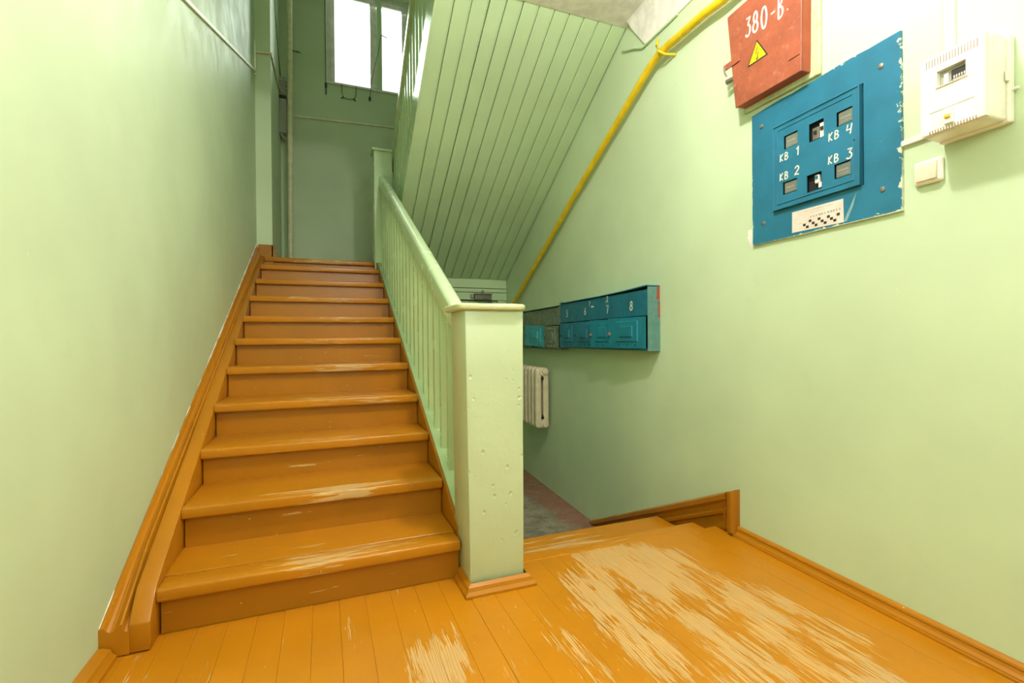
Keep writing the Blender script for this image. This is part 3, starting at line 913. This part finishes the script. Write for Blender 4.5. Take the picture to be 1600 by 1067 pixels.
# ------------------------------------------------------------------ mailboxes
def mailbank(label, X0m, X1m, zb, zt, depth, doors, mats, lidflap, nums, old=False):
    """X0m left edge, X1m right edge seen from the room"""
    w_ = X1m - X0m
    t_ = wthing('mailbox_bank', label, 'mailboxes', X0m, zb, 'mailbox banks on the right wall')
    h = zt - zb
    bm = BM()
    th = .004
    addbox(bm, 0, w_, -.004, 0, 0, h)                       # back
    addbox(bm, 0, w_, -depth, -.004, 0, th)                  # bottom
    addbox(bm, 0, th, -depth, -.004, th, h); addbox(bm, w_ - th, w_, -depth, -.004, th, h - .004)
    obj('body', bm, mats[1], t_, world=False)
    bm = BM()
    addbox(bm, th, w_ - th, -depth - .002, -depth + .002, .225, h - .022)
    obj('front_plate', bm, mats[0], t_, world=False, bevel=.001, segs=1)
    bm = BM()
    for i in range(1, len(doors)):
        xx = doors[i][0]
        addbox(bm, xx - .006, xx + .004, -depth, -.004, th, .225)
    addbox(bm, 0 + th, w_ - th, -depth - .001, -depth + .006, th, .016)
    obj('divider', bm, mats[0], t_, world=False)
    bm = BM(); addbox(bm, th, w_ - th, -.03, -.02, th, h - .03); obj('inside', bm, 'dark', t_, world=False)
    # lid
    bm = BM()
    if lidflap:
        loft(bm, [[(x_, -.002, h + .002 + e_ * .2), (x_, -depth - .012, h - .010 + e_), (x_, -depth - .012, h - .016 + e_), (x_, -.002, h - .004 + e_ * .2)] for x_, e_ in ((0, 0), (w_ * .55, .0), (w_ * .8, .006), (w_ + .002, .016))])
    else:
        loft(bm, [[(x_, -.002, h + .002), (x_, -depth - .01, h - .008), (x_, -depth - .01, h - .014), (x_, -.002, h - .004)] for x_ in (0, w_)])
    obj('lid', bm, mats[0], t_, world=False)
    for (dx0, dx1, ang, mt, dz, tilt) in doors:
        ww = dx1 - dx0; hh = .205
        bm = BM()
        dth = .004
        addbox(bm, -ww, 0, -dth, 0, 0, hh)
        d = obj('door', bm, mt, t_, world=False, bevel=.0015, segs=1)
        d.location = (dx1, -depth - .003, .012 + dz); d.rotation_euler = (0, math.radians(tilt), math.radians(ang))
        cxm = -ww * .48
        fw, fh = ww * .60, hh * .70
        for (pw, ph, out) in ((fw, fh, .006), (fw * .60, fh * .56, .013)):
            bm = BM()
            cz0 = hh * .55
            a0 = (cxm - pw / 2, cz0 - ph / 2); a1 = (cxm + pw / 2, cz0 + ph / 2)
            lo = [(a0[0], a0[1]), (a1[0], a0[1]), (a1[0], a1[1]), (a0[0], a1[1])]
            ins = .007
            li = [(a0[0] + ins, a0[1] + ins), (a1[0] - ins, a0[1] + ins), (a1[0] - ins, a1[1] - ins), (a0[0] + ins, a1[1] - ins)]
            loft(bm, [[(x_, -dth + .001, z_) for x_, z_ in lo], [(x_, -dth - out, z_) for x_, z_ in li]])
            obj('raised_panel', bm, mt, d, world=False)
        for j in range(3):
            hx = cxm + (j - 1) * ww * .22
            bm = BM(); tube(bm, [(hx, -dth - .0006, .022), (hx, -dth + .001, .022)], .0062, 10)
            obj('peep_hole', bm, 'dark' if mt != 'teal_old' else 'stroke', d, world=False)
        bm = BM(); kx = -ww + .018
        if mt == 'teal_door':
            tube(bm, [(kx, -.002, hh * .47), (kx, -.012, hh * .47), (kx, -.020, hh * .47)], [.013, .013, .009], 12); obj('lock', bm, 'knob', d, world=False, smooth=True)
        else:
            tube(bm, [(kx, -.002, hh * .47), (kx, -.006, hh * .47)], .009, 10); obj('lock', bm, 'dark', d, world=False, smooth=True)
    for txt, nx, nzv, sz in nums:
        bm = BM(); write(bm, txt, nx, nzv, sz, .7, sz * .13, -depth - .0022, slant=.08)
        obj('number', bm, 'stroke', t_, world=False)
    return t_, w_, h


# bank with boxes 5 to 8
xm0, zb_ = K(-3.697, .925, .13, .09); xm1, zt_ = K(-2.398, 1.318, .13, .09)
def mx(X): return K(X, 1, .13, .09)[0] - xm0
def mzz(z): return K(0, z, .13, .09)[1] - zb_
doors8 = [(mx(-3.675), mx(-3.392), 3, 'teal', .0, 0), (mx(-3.385), mx(-3.065), 3, 'teal', .0, 0), (mx(-3.060), mx(-2.76), 9, 'teal_door', .0, 0), (mx(-2.79), mx(-2.415), 7, 'teal_door', .002, 0)]
nums8 = [('5', mx(-3.575), mzz(1.188), .052), ('6', mx(-3.245), mzz(1.188), .054), ('7', mx(-2.905), mzz(1.178), .058), ('8', mx(-2.597), mzz(1.182), .058), ('.2', mx(-2.915), mzz(1.258), .042), ('T', mx(-3.165), mzz(1.245), .036), ('mmm', mx(-3.13), mzz(1.235), .022)]
bank1, bw, bh = mailbank('teal metal mailbox bank with white painted numbers 5 to 8', xm0, xm1, zb_, zt_, .09, doors8, ('teal', 'teal_side'), True, nums8)
for (z0_, z1_, d0, d1) in ((.80, 1.0, .024, .004), (.52, .76, .016, .002)):
    bm = BM(); n_ = 7; lp = []
    for i in range(n_): lp.append((bw + .0002, -d0 + random.uniform(-.006, .006), bh * (z0_ + (z1_ - z0_) * i / (n_ - 1))))
    for i in range(n_): lp.append((bw + .0002, -d1 + random.uniform(-.002, .002), bh * (z1_ - (z1_ - z0_) * i / (n_ - 1))))
    prism(bm, lp, (.0008, 0, 0)); o = obj('paint_patch', bm, 'reddark', bank1, world=False); o['label'] = 'flaking red paint along the side edge'
# older bank to its left
xo0, zb2 = K(-5.02, .91, .13, .09); xo1, zt2 = K(-3.715, 1.30, .13, .09)
def ox(X): return K(X, 1, .13, .09)[0] - xo0
doors4 = [(.02, .30, 2, 'teal_old', 0, 0), (ox(-4.66), ox(-4.40), 2, 'teal_old', 0, 0), (ox(-4.46), ox(-4.055), 8, 'teal_light', .004, 3), (ox(-4.04), ox(-3.735), 2, 'teal_old', 0, 0)]
mailbank('scratched grey-green mailbox bank with one light blue door, half hidden behind the newel post', xo0, xo1 - .004, zb2, zt2, .09, doors4, ('teal_old', 'teal_old'), False, [])

# ------------------------------------------------------------------ 380 V box
sb = wthing('fuse_box', 'red-oxide painted metal electrical box marked 380-B with a yellow warning triangle', 'electrical box', K(-1.6, 0, .07)[0], K(0, 2.1, .07)[1])
bx0, bz0 = K(-1.6, 2.1, .07)
def q2(X, z, d=.07): a_, b_ = K(X, z, d); return (a_ - bx0, b_ - bz0)
TLq, BLq, BRq, TRq = q2(-1.797, 2.556), q2(-1.747, 2.098), q2(-1.396, 2.088), q2(-1.388, 2.56)
bm = BM()
loft(bm, [[(x_, -.004 + .004, z_) for x_, z_ in (BLq, BRq, TRq, TLq)], [(x_, -.064, z_) for x_, z_ in (BLq, BRq, TRq, TLq)]])
obj('body', bm, 'reddark', sb, world=False, bevel=.003)
cxm = sum(p_[0] for p_ in (TLq, BLq, BRq, TRq)) / 4
bm = BM()
lo = [(BLq[0] - .002, BLq[1] - .003), (BRq[0] + .003, BRq[1] - .003), (TRq[0] + .003, TRq[1] + .002), (TLq[0] - .002, TLq[1] + .002)]
loft(bm, [[(x_, -.0645, z_) for x_, z_ in lo], [(x_, -.072, z_) for x_, z_ in lo]])
dr = obj('door', bm, 'red', sb, world=False, bevel=.003)
bm = BM(); yy = -.0722
u = lambda X, z: q2(X, z, .072)
write(bm, '3', *u(-1.683, 2.390), .086, .60, .009, yy, slant=.02, wf=.60)
write(bm, '8', *u(-1.642, 2.383), .092, .60, .009, yy, slant=.02, wf=.60)
write(bm, '0', *u(-1.594, 2.370), .096, .60, .009, yy, slant=.0, wf=.62)
write(bm, '-', *u(-1.543, 2.378), .060, .6, .007, yy, wf=.8); write(bm, 'v', *u(-1.506, 2.362), .088, .6, .0085, yy, wf=.62); write(bm, '.', *u(-1.460, 2.372), .04, .6, .007, yy)
obj('painted_text', bm, 'stroke', dr, world=False)
tri = [u(-1.616, 2.343), u(-1.671, 2.247), u(-1.557, 2.244)]
bm = BM(); prism(bm, [(x_, yy, z_) for x_, z_ in tri], (0, -.0008, 0)); wsn = obj('warning_triangle', bm, 'black', dr, world=False)
c3 = (sum(p_[0] for p_ in tri) / 3, sum(p_[1] for p_ in tri) / 3)
tin = [(c3[0] + (p_[0] - c3[0]) * .84, c3[1] + (p_[1] - c3[1]) * .84) for p_ in tri]
bm = BM(); prism(bm, [(x_, yy - .0009, z_) for x_, z_ in tin], (0, -.0006, 0)); obj('yellow_field', bm, 'signyellow', wsn, world=False)
bm = BM(); cx_, cz_ = c3
ribbon(bm, [(cx_ + .002, cz_ + .032), (cx_ - .008, cz_ + .004), (cx_ + .006, cz_ + .006), (cx_ - .001, cz_ - .024)], .0038, yy - .0016)
ribbon(bm, [(cx_ - .007, cz_ - .016), (cx_ - .001, cz_ - .027), (cx_ + .006, cz_ - .017)], .003, yy - .0016)
obj('lightning_bolt', bm, 'black', wsn, world=False)
bm = BM(); a_ = u(-1.82, 2.30); b_ = u(-1.716, 2.332)
addbox(bm, a_[0], b_[0], -.078, -.072, a_[1] + .003, b_[1]); hs = obj('hasp', bm, 'red', dr, world=False, bevel=.002)
bm = BM(); tube(bm, [(a_[0] + .016, -.08, a_[1] + .02), (a_[0] + .018, -.085, a_[1] - .012), (a_[0] + .022, -.075, a_[1] - .03)], .004, 8); obj('staple', bm, 'steel', hs, world=False)
bm = BM(); a_ = u(-1.829, 2.262)
tube(bm, [(a_[0], -.050, a_[1]), (a_[0] + .075, -.030, a_[1] + .002)], .012, 12, False); obj('pipe_stub', bm, 'steel', sb, world=False, smooth=True)
bm = BM(); a_ = u(-1.451, 2.155); b_ = u(-1.402, 2.20)
addbox(bm, a_[0], b_[0] + .006, -.0755, -.072, a_[1], b_[1]); obj('hinge', bm, 'red', dr, world=False, bevel=.0015)
bm = BM(); lo2 = [(BLq[0] - .006, BLq[1] - .022), (BRq[0] + .040, BRq[1] - .026), (TRq[0] + .040, TRq[1] + .03), (TLq[0] - .01, TLq[1] + .03)]
loft(bm, [[(x_ + random.uniform(-.004, .004), y_, z_) for x_, z_ in lo2] for y_ in (.0, -.016)])
o = obj('plaster_margin', bm, 'plaster_chip', sb, world=False, bevel=.006); o['label'] = 'cracked green plaster surround'

# ------------------------------------------------------------------ blue meter panel
px0, pz0 = K(-1.3835, 1.436, .012)
pn = wthing('meter_board', 'blue painted electric meter board with chipped edges, four meters and a printed sticker', 'meter board', px0, pz0)
pu = lambda X, z, d=.012: (K(X, z, d)[0] - px0, K(X, z, d)[1] - pz0)
A, B, C_, D_ = pu(-1.7105, 1.436), pu(-1.054, 1.434), pu(-1.057, 2.056), pu(-1.7105, 2.045)
hw, hh = (B[0] - A[0]) / 2, (C_[1] - A[1]) / 2
M['bluechip'] = bluepanel('blue_panel_paint', hw, hh, (A[0] + B[0]) / 2, hh, True)
M['blue'] = bluepanel('blue_door_paint', 1, 1, 0, 0, False)
# slab with a recess: four strips round the door opening
I0, I1 = pu(-1.583, 1.563), pu(-1.184, 1.938)
bm = BM()
def strip(p0, p1, p2, p3): loft(bm, [[(x_, 0, z_) for x_, z_ in (p0, p1, p2, p3)], [(x_, -.012, z_) for x_, z_ in (p0, p1, p2, p3)]])
ia, ib, ic, idd = (I0[0], I0[1]), (I1[0], I0[1]), (I1[0], I1[1]), (I0[0], I1[1])
# one ring mesh with ragged outer edge
outer = []
def edgepts(p, q, n, amp):
    r = []
    for i in range(n):
        f = i / n; nx, ny = -(q[1] - p[1]), q[0] - p[0]; L_ = math.hypot(nx, ny); e_ = random.uniform(-amp, amp)
        r.append((p[0] + (q[0] - p[0]) * f + nx / L_ * e_, p[1] + (q[1] - p[1]) * f + ny / L_ * e_))
    return r
nseg = 12
sides_o = [edgepts(A, B, nseg, .001), edgepts(B, C_, nseg, .001), edgepts(C_, D_, nseg, .004), edgepts(D_, A, nseg, .003)]
sides_i = [edgepts(ia, ib, nseg, 0), edgepts(ib, ic, nseg, 0), edgepts(ic, idd, nseg, 0), edgepts(idd, ia, nseg, 0)]
oo = sum(sides_o, []); ii = sum(sides_i, [])
n_ = len(oo)
vo = [[bm.verts.new((x_, y_, z_)) for x_, z_ in oo] for y_ in (0, -.012)]
vi = [[bm.verts.new((x_, y_, z_)) for x_, z_ in ii] for y_ in (0, -.012)]
for i in range(n_):
    j = (i + 1) % n_
    bm.faces.new((vo[1][i], vo[1][j], vi[1][j], vi[1][i])); bm.faces.new((vo[0][i], vi[0][i], vi[0][j], vo[0][j]))
    bm.faces.new((vo[0][i], vo[0][j], vo[1][j], vo[1][i])); bm.faces.new((vi[0][i], vi[1][i], vi[1][j], vi[0][j]))
obj('board', bm, 'bluechip', pn, world=False)
bm = BM(); addbox(bm, I0[0] - .004, I1[0] + .004, -.003, -.0005, I0[1] - .004, I1[1] + .004); obj('back_plate', bm, 'dark', pn, world=False)
# raised door leaf with cut-outs
DO = [(I0[0] + .001, I0[1] + .001), (I1[0] - .007, I1[1] - .001)]
dpt = -.022
holes = {'w1': (-1.5235, -1.4545, 1.818, 1.876), 'w2': (-1.5300, -1.4600, 1.623, 1.677), 'b1': (-1.4015, -1.3355, 1.801, 1.875), 'b2': (-1.4125, -1.3460, 1.598, 1.668), 'w4': (-1.2822, -1.2185, 1.814, 1.870), 'w3': (-1.2925, -1.2270, 1.615, 1.672)}
H = {}
for key, (a0, a1, c0, c1) in holes.items():
    p_ = pu(a0, c0, .02); q_ = pu(a1, c1, .02); H[key] = (p_[0], q_[0], p_[1], q_[1])
xs = sorted({round(v, 5) for h_ in H.values() for v in h_[:2]} | {DO[0][0], DO[1][0]})
zs_ = sorted({round(v, 5) for h_ in H.values() for v in h_[2:]} | {DO[0][1], DO[1][1]})
bm = BM()
def inhole(x_, z_): return any(h_[0] < x_ < h_[1] and h_[2] < z_ < h_[3] for h_ in H.values())
gv = {}
def GV(i, j, y_):
    if (i, j, y_) not in gv: gv[(i, j, y_)] = bm.verts.new((xs[i], y_, zs_[j]))
    return gv[(i, j, y_)]
solid = {(i, j): not inhole((xs[i] + xs[i + 1]) / 2, (zs_[j] + zs_[j + 1]) / 2) for i in range(len(xs) - 1) for j in range(len(zs_) - 1)}
yf_, yb_ = dpt, dpt + .003
for (i, j), s_ in solid.items():
    if not s_: continue
    bm.faces.new((GV(i, j, yf_), GV(i + 1, j, yf_), GV(i + 1, j + 1, yf_), GV(i, j + 1, yf_)))
    bm.faces.new((GV(i, j, yb_), GV(i, j + 1, yb_), GV(i + 1, j + 1, yb_), GV(i + 1, j, yb_)))
    for (di, dj, e0, e1) in ((-1, 0, (i, j), (i, j + 1)), (1, 0, (i + 1, j), (i + 1, j + 1)), (0, -1, (i, j), (i + 1, j)), (0, 1, (i, j + 1), (i + 1, j + 1))):
        if not solid.get((i + di, j + dj), False):
            bm.faces.new((GV(*e0, yf_), GV(*e1, yf_), GV(*e1, yb_), GV(*e0, yb_)))
leaf = obj('door', bm, 'blue', pn, world=False)
# rim of the leaf
bm = BM()
x0_, x1_, z0_, z1_ = DO[0][0], DO[1][0], DO[0][1], DO[1][1]
for (a0, a1, c0, c1) in ((x0_, x1_, z0_, z0_ + .006), (x0_, x1_, z1_ - .006, z1_), (x0_, x0_ + .006, z0_ + .006, z1_ - .006), (x1_ - .006, x1_, z0_ + .006, z1_ - .006)):
    addbox(bm, a0, a1, dpt - .004, dpt + .018, c0, c1)
obj('rim', bm, 'blue', leaf, world=False, bevel=.0012, segs=1)
bm = BM(); m_ = .024
for (a0, a1, c0, c1) in ((x0_ + m_, x1_ - m_, z0_ + m_, z0_ + m_ + .004), (x0_ + m_, x1_ - m_, z1_ - m_ - .004, z1_ - m_), (x0_ + m_, x0_ + m_ + .004, z0_ + m_, z1_ - m_), (x1_ - m_ - .004, x1_ - m_, z0_ + m_, z1_ - m_)):
    addbox(bm, a0, a1, dpt - .0025, dpt, c0, c1)
obj('bead', bm, 'blue', leaf, world=False, bevel=.001, segs=1)
for key in ('w1', 'w2', 'w3', 'w4'):
    h_ = H[key]; bm = BM(); addbox(bm, h_[0] + .004, h_[1] - .001, -.0165, -.006, h_[2] + .004, h_[3] - .003); mg = obj('meter', bm, 'glassgrey', pn, world=False, bevel=.002)
    bm = BM(); zc = (h_[2] + h_[3]) / 2
    for j in range(7): addbox(bm, h_[0] + .014 + j * .0060, h_[0] + .017 + j * .0060, -.0170, -.0164, zc - .003, zc + .005)
    addbox(bm, h_[0] + .012, h_[1] - .010, -.0170, -.0164, zc - .013, zc - .0115)
    obj('dial', bm, 'greyprint', mg, world=False)
h_ = H['b1']; bm = BM(); addbox(bm, h_[0] + .010, h_[0] + .038, -.014, -.004, h_[2] + .006, h_[3] - .020); bk = obj('breaker', bm, 'steel', pn, world=False, bevel=.002)
bm = BM(); addbox(bm, h_[0] + .018, h_[0] + .029, -.020, -.014, h_[2] + .028, h_[2] + .040); obj('toggle', bm, 'black', bk, world=False)
bm = BM(); addbox(bm, h_[0] + .044, h_[1] - .002, -.016, -.004, h_[2] + .004, h_[3] - .012); bk = obj('breaker', bm, 'channel', pn, world=False, bevel=.002)
bm = BM(); addbox(bm, h_[0] + .050, h_[1] - .006, -.021, -.016, h_[2] + .032, h_[2] + .046); obj('toggle', bm, 'black', bk, world=False)
h_ = H['b2']; bm = BM(); addbox(bm, h_[0] + .032, h_[0] + .052, -.016, -.004, h_[2] + .030, h_[3] - .008); bk = obj('breaker', bm, 'plastic', pn, world=False, bevel=.002)
bm = BM(); addbox(bm, h_[0] + .036, h_[0] + .047, -.021, -.016, h_[3] - .024, h_[3] - .012); o = obj('toggle', bm, 'blue', bk, world=False)
bm = BM(); addbox(bm, h_[0] + .046, h_[1] - .002, -.014, -.004, h_[2] + .008, h_[2] + .030); obj('terminal', bm, 'channel', pn, world=False, bevel=.002)
bm = BM()
for txt, (xk, zk), (xn, zn), dig in (('KB', (-1.545, 1.7715), (-1.467, 1.770), '1'), ('KB', (-1.546, 1.688), (-1.472, 1.688), '2'), ('KB', (-1.316, 1.771), (-1.243, 1.768), '4'), ('KB', (-1.318, 1.681), (-1.243, 1.676), '3')):
    write(bm, txt, *pu(xk, zk, .022), .032, .78, .0046, dpt - .0001, slant=.06)
    write(bm, dig, *pu(xn, zn, .022), .038, .7, .0052, dpt - .0001, slant=.08)
obj('painted_text', bm, 'stroke', leaf, world=False)
bm = BM(); kx, kz = pu(-1.2148, 1.738, .022); tube(bm, [(kx, dpt - .0006, kz), (kx, dpt + .001, kz)], .005, 10); obj('keyhole', bm, 'dark', leaf, world=False)
for X, z in ((-1.121, 1.966), (-1.118, 1.526), (-1.653, 1.975), (-1.646, 1.527)):
    sx, sz = pu(X, z); bm = BM(); tube(bm, [(sx, -.012, sz), (sx, -.0155, sz), (sx, -.017, sz)], [.0105, .009, .004], 12); obj('screw', bm, 'steel', pn, world=False, smooth=True)
# sticker with its table
bm = BM(); qs = [pu(-1.493, 1.450), pu(-1.262, 1.443), pu(-1.264, 1.534), pu(-1.492, 1.538)]
prism(bm, [(x_, -.0121, z_) for x_, z_ in qs], (0, -.0006, 0)); stk = obj('sticker', bm, 'paper', pn, world=False)
bm = BM()
for X, z in ((-1.433, 1.471), (-1.419, 1.460), (-1.406, 1.482), (-1.392, 1.470), (-1.379, 1.459), (-1.3655, 1.481), (-1.352, 1.469), (-1.339, 1.459), (-1.325, 1.480), (-1.312, 1.469), (-1.298, 1.459), (-1.284, 1.479)):
    sx, sz = pu(X, z); addbox(bm, sx - .0062, sx + .0062, -.0133, -.0127, sz - .0052, sz + .0052)
obj('table_squares', bm, 'black', stk, world=False)['kind'] = 'stuff'
bm = BM()
def dashes(X0_, X1_, z, hgt, step):
    X_ = X0_
    while X_ < X1_:
        l_ = random.uniform(.3, .8) * step; sx, sz = pu(X_, z); addbox(bm, sx, sx + l_, -.0131, -.0127, sz, sz + hgt); X_ += step
dashes(-1.435, -1.305, 1.524, .0028, .006); dashes(-1.41, -1.34, 1.515, .0022, .006); dashes(-1.405, -1.280, 1.494, .008, .0125); dashes(-1.462, -1.445, 1.470, .002, .006); dashes(-1.462, -1.445, 1.460, .002, .006); dashes(-1.462, -1.445, 1.480, .002, .006)
obj('table_print', bm, 'greyprint', stk, world=False)['kind'] = 'stuff'
bm = BM()
a_, b_, c_, d_ = pu(-1.262, 1.448), pu(-1.235, 1.500), pu(-1.212, 1.545), pu(-1.285, 1.442)
prism(bm, [(x_, -.0122, z_) for x_, z_ in (d_, a_, b_, c_, (b_[0] + .01, b_[1] - .004), (a_[0] + .012, a_[1] - .004))], (0, -.0003, 0)); o = obj('tape', bm, 'tape', pn, world=False)
# paper scrap at lower left
bm = BM(); sx, sz = K(-1.747, 1.47, 0); ss = wthing('paper_scrap', 'small torn pale scrap stuck to the wall at the lower left of the blue board', 'scrap', sx, sz)
prism(bm, [(-.006, 0, .012), (.022, 0, -.048), (.024, 0, .050), (.000, 0, .050)], (0, -.001, 0)); obj('sheet', bm, 'white', ss, world=False)

# ------------------------------------------------------------------ white meter box, switch, channels on the right wall
m0, mz0 = K(-.933, 1.617, .12); m1, mz1 = K(-.763, 1.858, .12)
mb = wthing('electric_meter_box', 'white plastic wall box with vent slots and a small window, right of the blue board', 'meter box', m0, mz0)
mw, mh = m1 - m0, mz1 - mz0
bm = BM()
loft(bm, [[(x_, y_, z_) for x_, z_ in ((-.002 + e, -.006 + e), (mw + .004 - e, -.006 + e), (mw + .004 - e, mh + .004 - e), (-.002 + e, mh + .004 - e))] for y_, e in ((0, 0), (-.028, 0))])
obj('back_shell', bm, 'plastic', mb, world=False, bevel=.006, smooth=True, segs=3)
bm = BM()
wv = (-.883, -.811, 1.7535, 1.8005)
a_ = K(wv[0], wv[2], .12); b_ = K(wv[1], wv[3], .12)
hx0, hx1, hz0, hz1 = a_[0] - m0, b_[0] - m0, a_[1] - mz0, b_[1] - mz0
# shell sides
loft(bm, [[(0, -.030, -.003), (mw, -.030, -.003), (mw, -.030, mh), (0, -.030, mh)], [(0, -.105, 0), (mw, -.105, 0), (mw, -.105, mh), (0, -.105, mh)]])
obj('front_shell', bm, 'plastic', mb, world=False, bevel=.009, smooth=True, segs=3)
# face plate with opening
bm = BM()
for (a0, a1, c0, c1) in ((.004, hx0, .004, mh - .004), (hx1, mw - .004, .004, mh - .004), (hx0, hx1, .004, hz0), (hx0, hx1, hz1, mh - .004)):
    addbox(bm, a0, a1, -.120, -.100, c0, c1)
fp = obj('face_plate', bm, 'plastic', mb, world=False)
bm = BM(); addbox(bm, hx0, hx1, -.108, -.104, hz0, hz1); obj('window_back', bm, 'plastic_grey', mb, world=False)
bm = BM(); addbox(bm, hx0 + .032, hx1 - .002, -.113, -.107, hz0 + .006, hz1 - .010); cn = obj('counter', bm, 'black', mb, world=False, bevel=.001)
bm = BM()
for j in range(5): addbox(bm, hx0 + .038 + j * .0064, hx0 + .0415 + j * .0064, -.1138, -.113, hz0 + .011, hz0 + .019)
addbox(bm, hx0 + .036, hx1 - .003, -.1138, -.113, hz0 + .006, hz0 + .0085)
obj('digit', bm, 'paper', cn, world=False)['kind'] = 'stuff'
bm = BM(); addbox(bm, hx0 + .012, hx0 + .024, -.112, -.107, hz0 + .001, hz1 - .012); obj('cover', bm, 'channel', mb, world=False)
bm = BM()
for (a0, a1, c0, c1) in ((hx0 - .004, hx1 + .004, hz1, hz1 + .003), (hx0 - .004, hx1 + .004, hz0 - .003, hz0), (hx0 - .004, hx0, hz0, hz1), (hx1, hx1 + .004, hz0, hz1)):
    addbox(bm, a0, a1, -.1235, -.119, c0, c1)
obj('window_rim', bm, 'plastic', fp, world=False, bevel=.001, segs=1)
for j in range(18):
    xx = .020 + j * (mw - .043) / 17
    bm = BM(); addbox(bm, xx, xx + .0022, -.1203, -.1190, mh - .037, mh - .012); obj('vent_slot', bm, 'knob', fp, world=False)
for j in range(17):
    xx = .028 + j * (mw - .055) / 16
    bm = BM(); prism(bm, [(xx, -.1203, -.0), (xx + .003, -.1203, -.0), (xx + .003, -.1203, .013), (xx, -.1203, .013)], (0, .0015, 0))
    obj('vent_slot', bm, 'knob', fp, world=False)
bm = BM(); addbox(bm, .027, mw - .030, -.1208, -.119, .066, .0695); obj('slot', bm, 'plastic_grey', fp, world=False)
bm = BM(); addbox(bm, .070, .094, -.128, -.119, .016, .062); br = obj('breaker', bm, 'plastic', mb, world=False, bevel=.002)
bm = BM(); addbox(bm, .074, .089, -.133, -.128, .032, .043); obj('toggle', bm, 'amber', br, world=False, bevel=.002)
bm = BM(); addbox(bm, mw + .002, mw + .008, -.045, -.030, mh * .44, mh * .56); obj('latch', bm, 'plastic', mb, world=False, bevel=.002)
bm = BM(); tube(bm, [(mw + .0, -.012, mh * .36), (mw + .018, -.012, mh * .36)], .005, 8); obj('seal', bm, 'plastic', mb, world=False)

sx0, sz0 = K(-1.018, 1.500, .02); sx1, sz1 = K(-.932, 1.582, .02)
sw = wthing('light_switch', 'cream rocker light switch below the white meter box', 'switch', sx0, sz0)
w_, h_ = sx1 - sx0, sz1 - sz0
bm = BM(); loft(bm, [[(0, 0, 0), (w_, 0, 0), (w_, 0, h_), (0, 0, h_)], [(.003, -.018, .003), (w_ - .003, -.018, .003), (w_ - .003, -.018, h_ - .003), (.003, -.018, h_ - .003)]])
obj('frame', bm, 'plastic', sw, world=False, bevel=.010, segs=4, smooth=True)
bm = BM(); loft(bm, [[(.012, -.014, .011), (w_ - .012, -.014, .011), (w_ - .012, -.014, h_ - .011), (.012, -.014, h_ - .011)], [(.013, -.027, .012), (w_ - .013, -.027, .012), (w_ - .013, -.022, h_ - .012), (.013, -.022, h_ - .012)]])
M['switchpink'] = plain('aged_switch_plastic', (0.80, 0.66, 0.52), 0.35)
obj('rocker', bm, 'switchpink', sw, world=False, bevel=.003, segs=2, smooth=True)

cx0, cz0 = K(-1.06, 1.654, 0); cx1, _ = K(-.955, 1.654, 0)
ch = wthing('cable_channel', 'short white cable channel between the blue board and the white meter box', 'cable channel', cx0, cz0)
bm = BM(); addbox(bm, 0, cx1 - cx0 + .04, -.012, 0, 0, .019); obj('trunking', bm, 'plastic', ch, world=False, bevel=.002)
cx0, cz0 = K(-.927, 1.86, 0)
ch = wthing('cable_channel', 'white cable channel rising above the white meter box', 'cable channel', cx0, cz0)
bm = BM(); addbox(bm, 0, .026, -.014, 0, 0, CZ - cz0 - .27); obj('trunking', bm, 'plastic', ch, world=False, bevel=.002)
cx0, cz0 = K(-.955, 1.60, .02)
print('objects', len(bpy.data.objects))
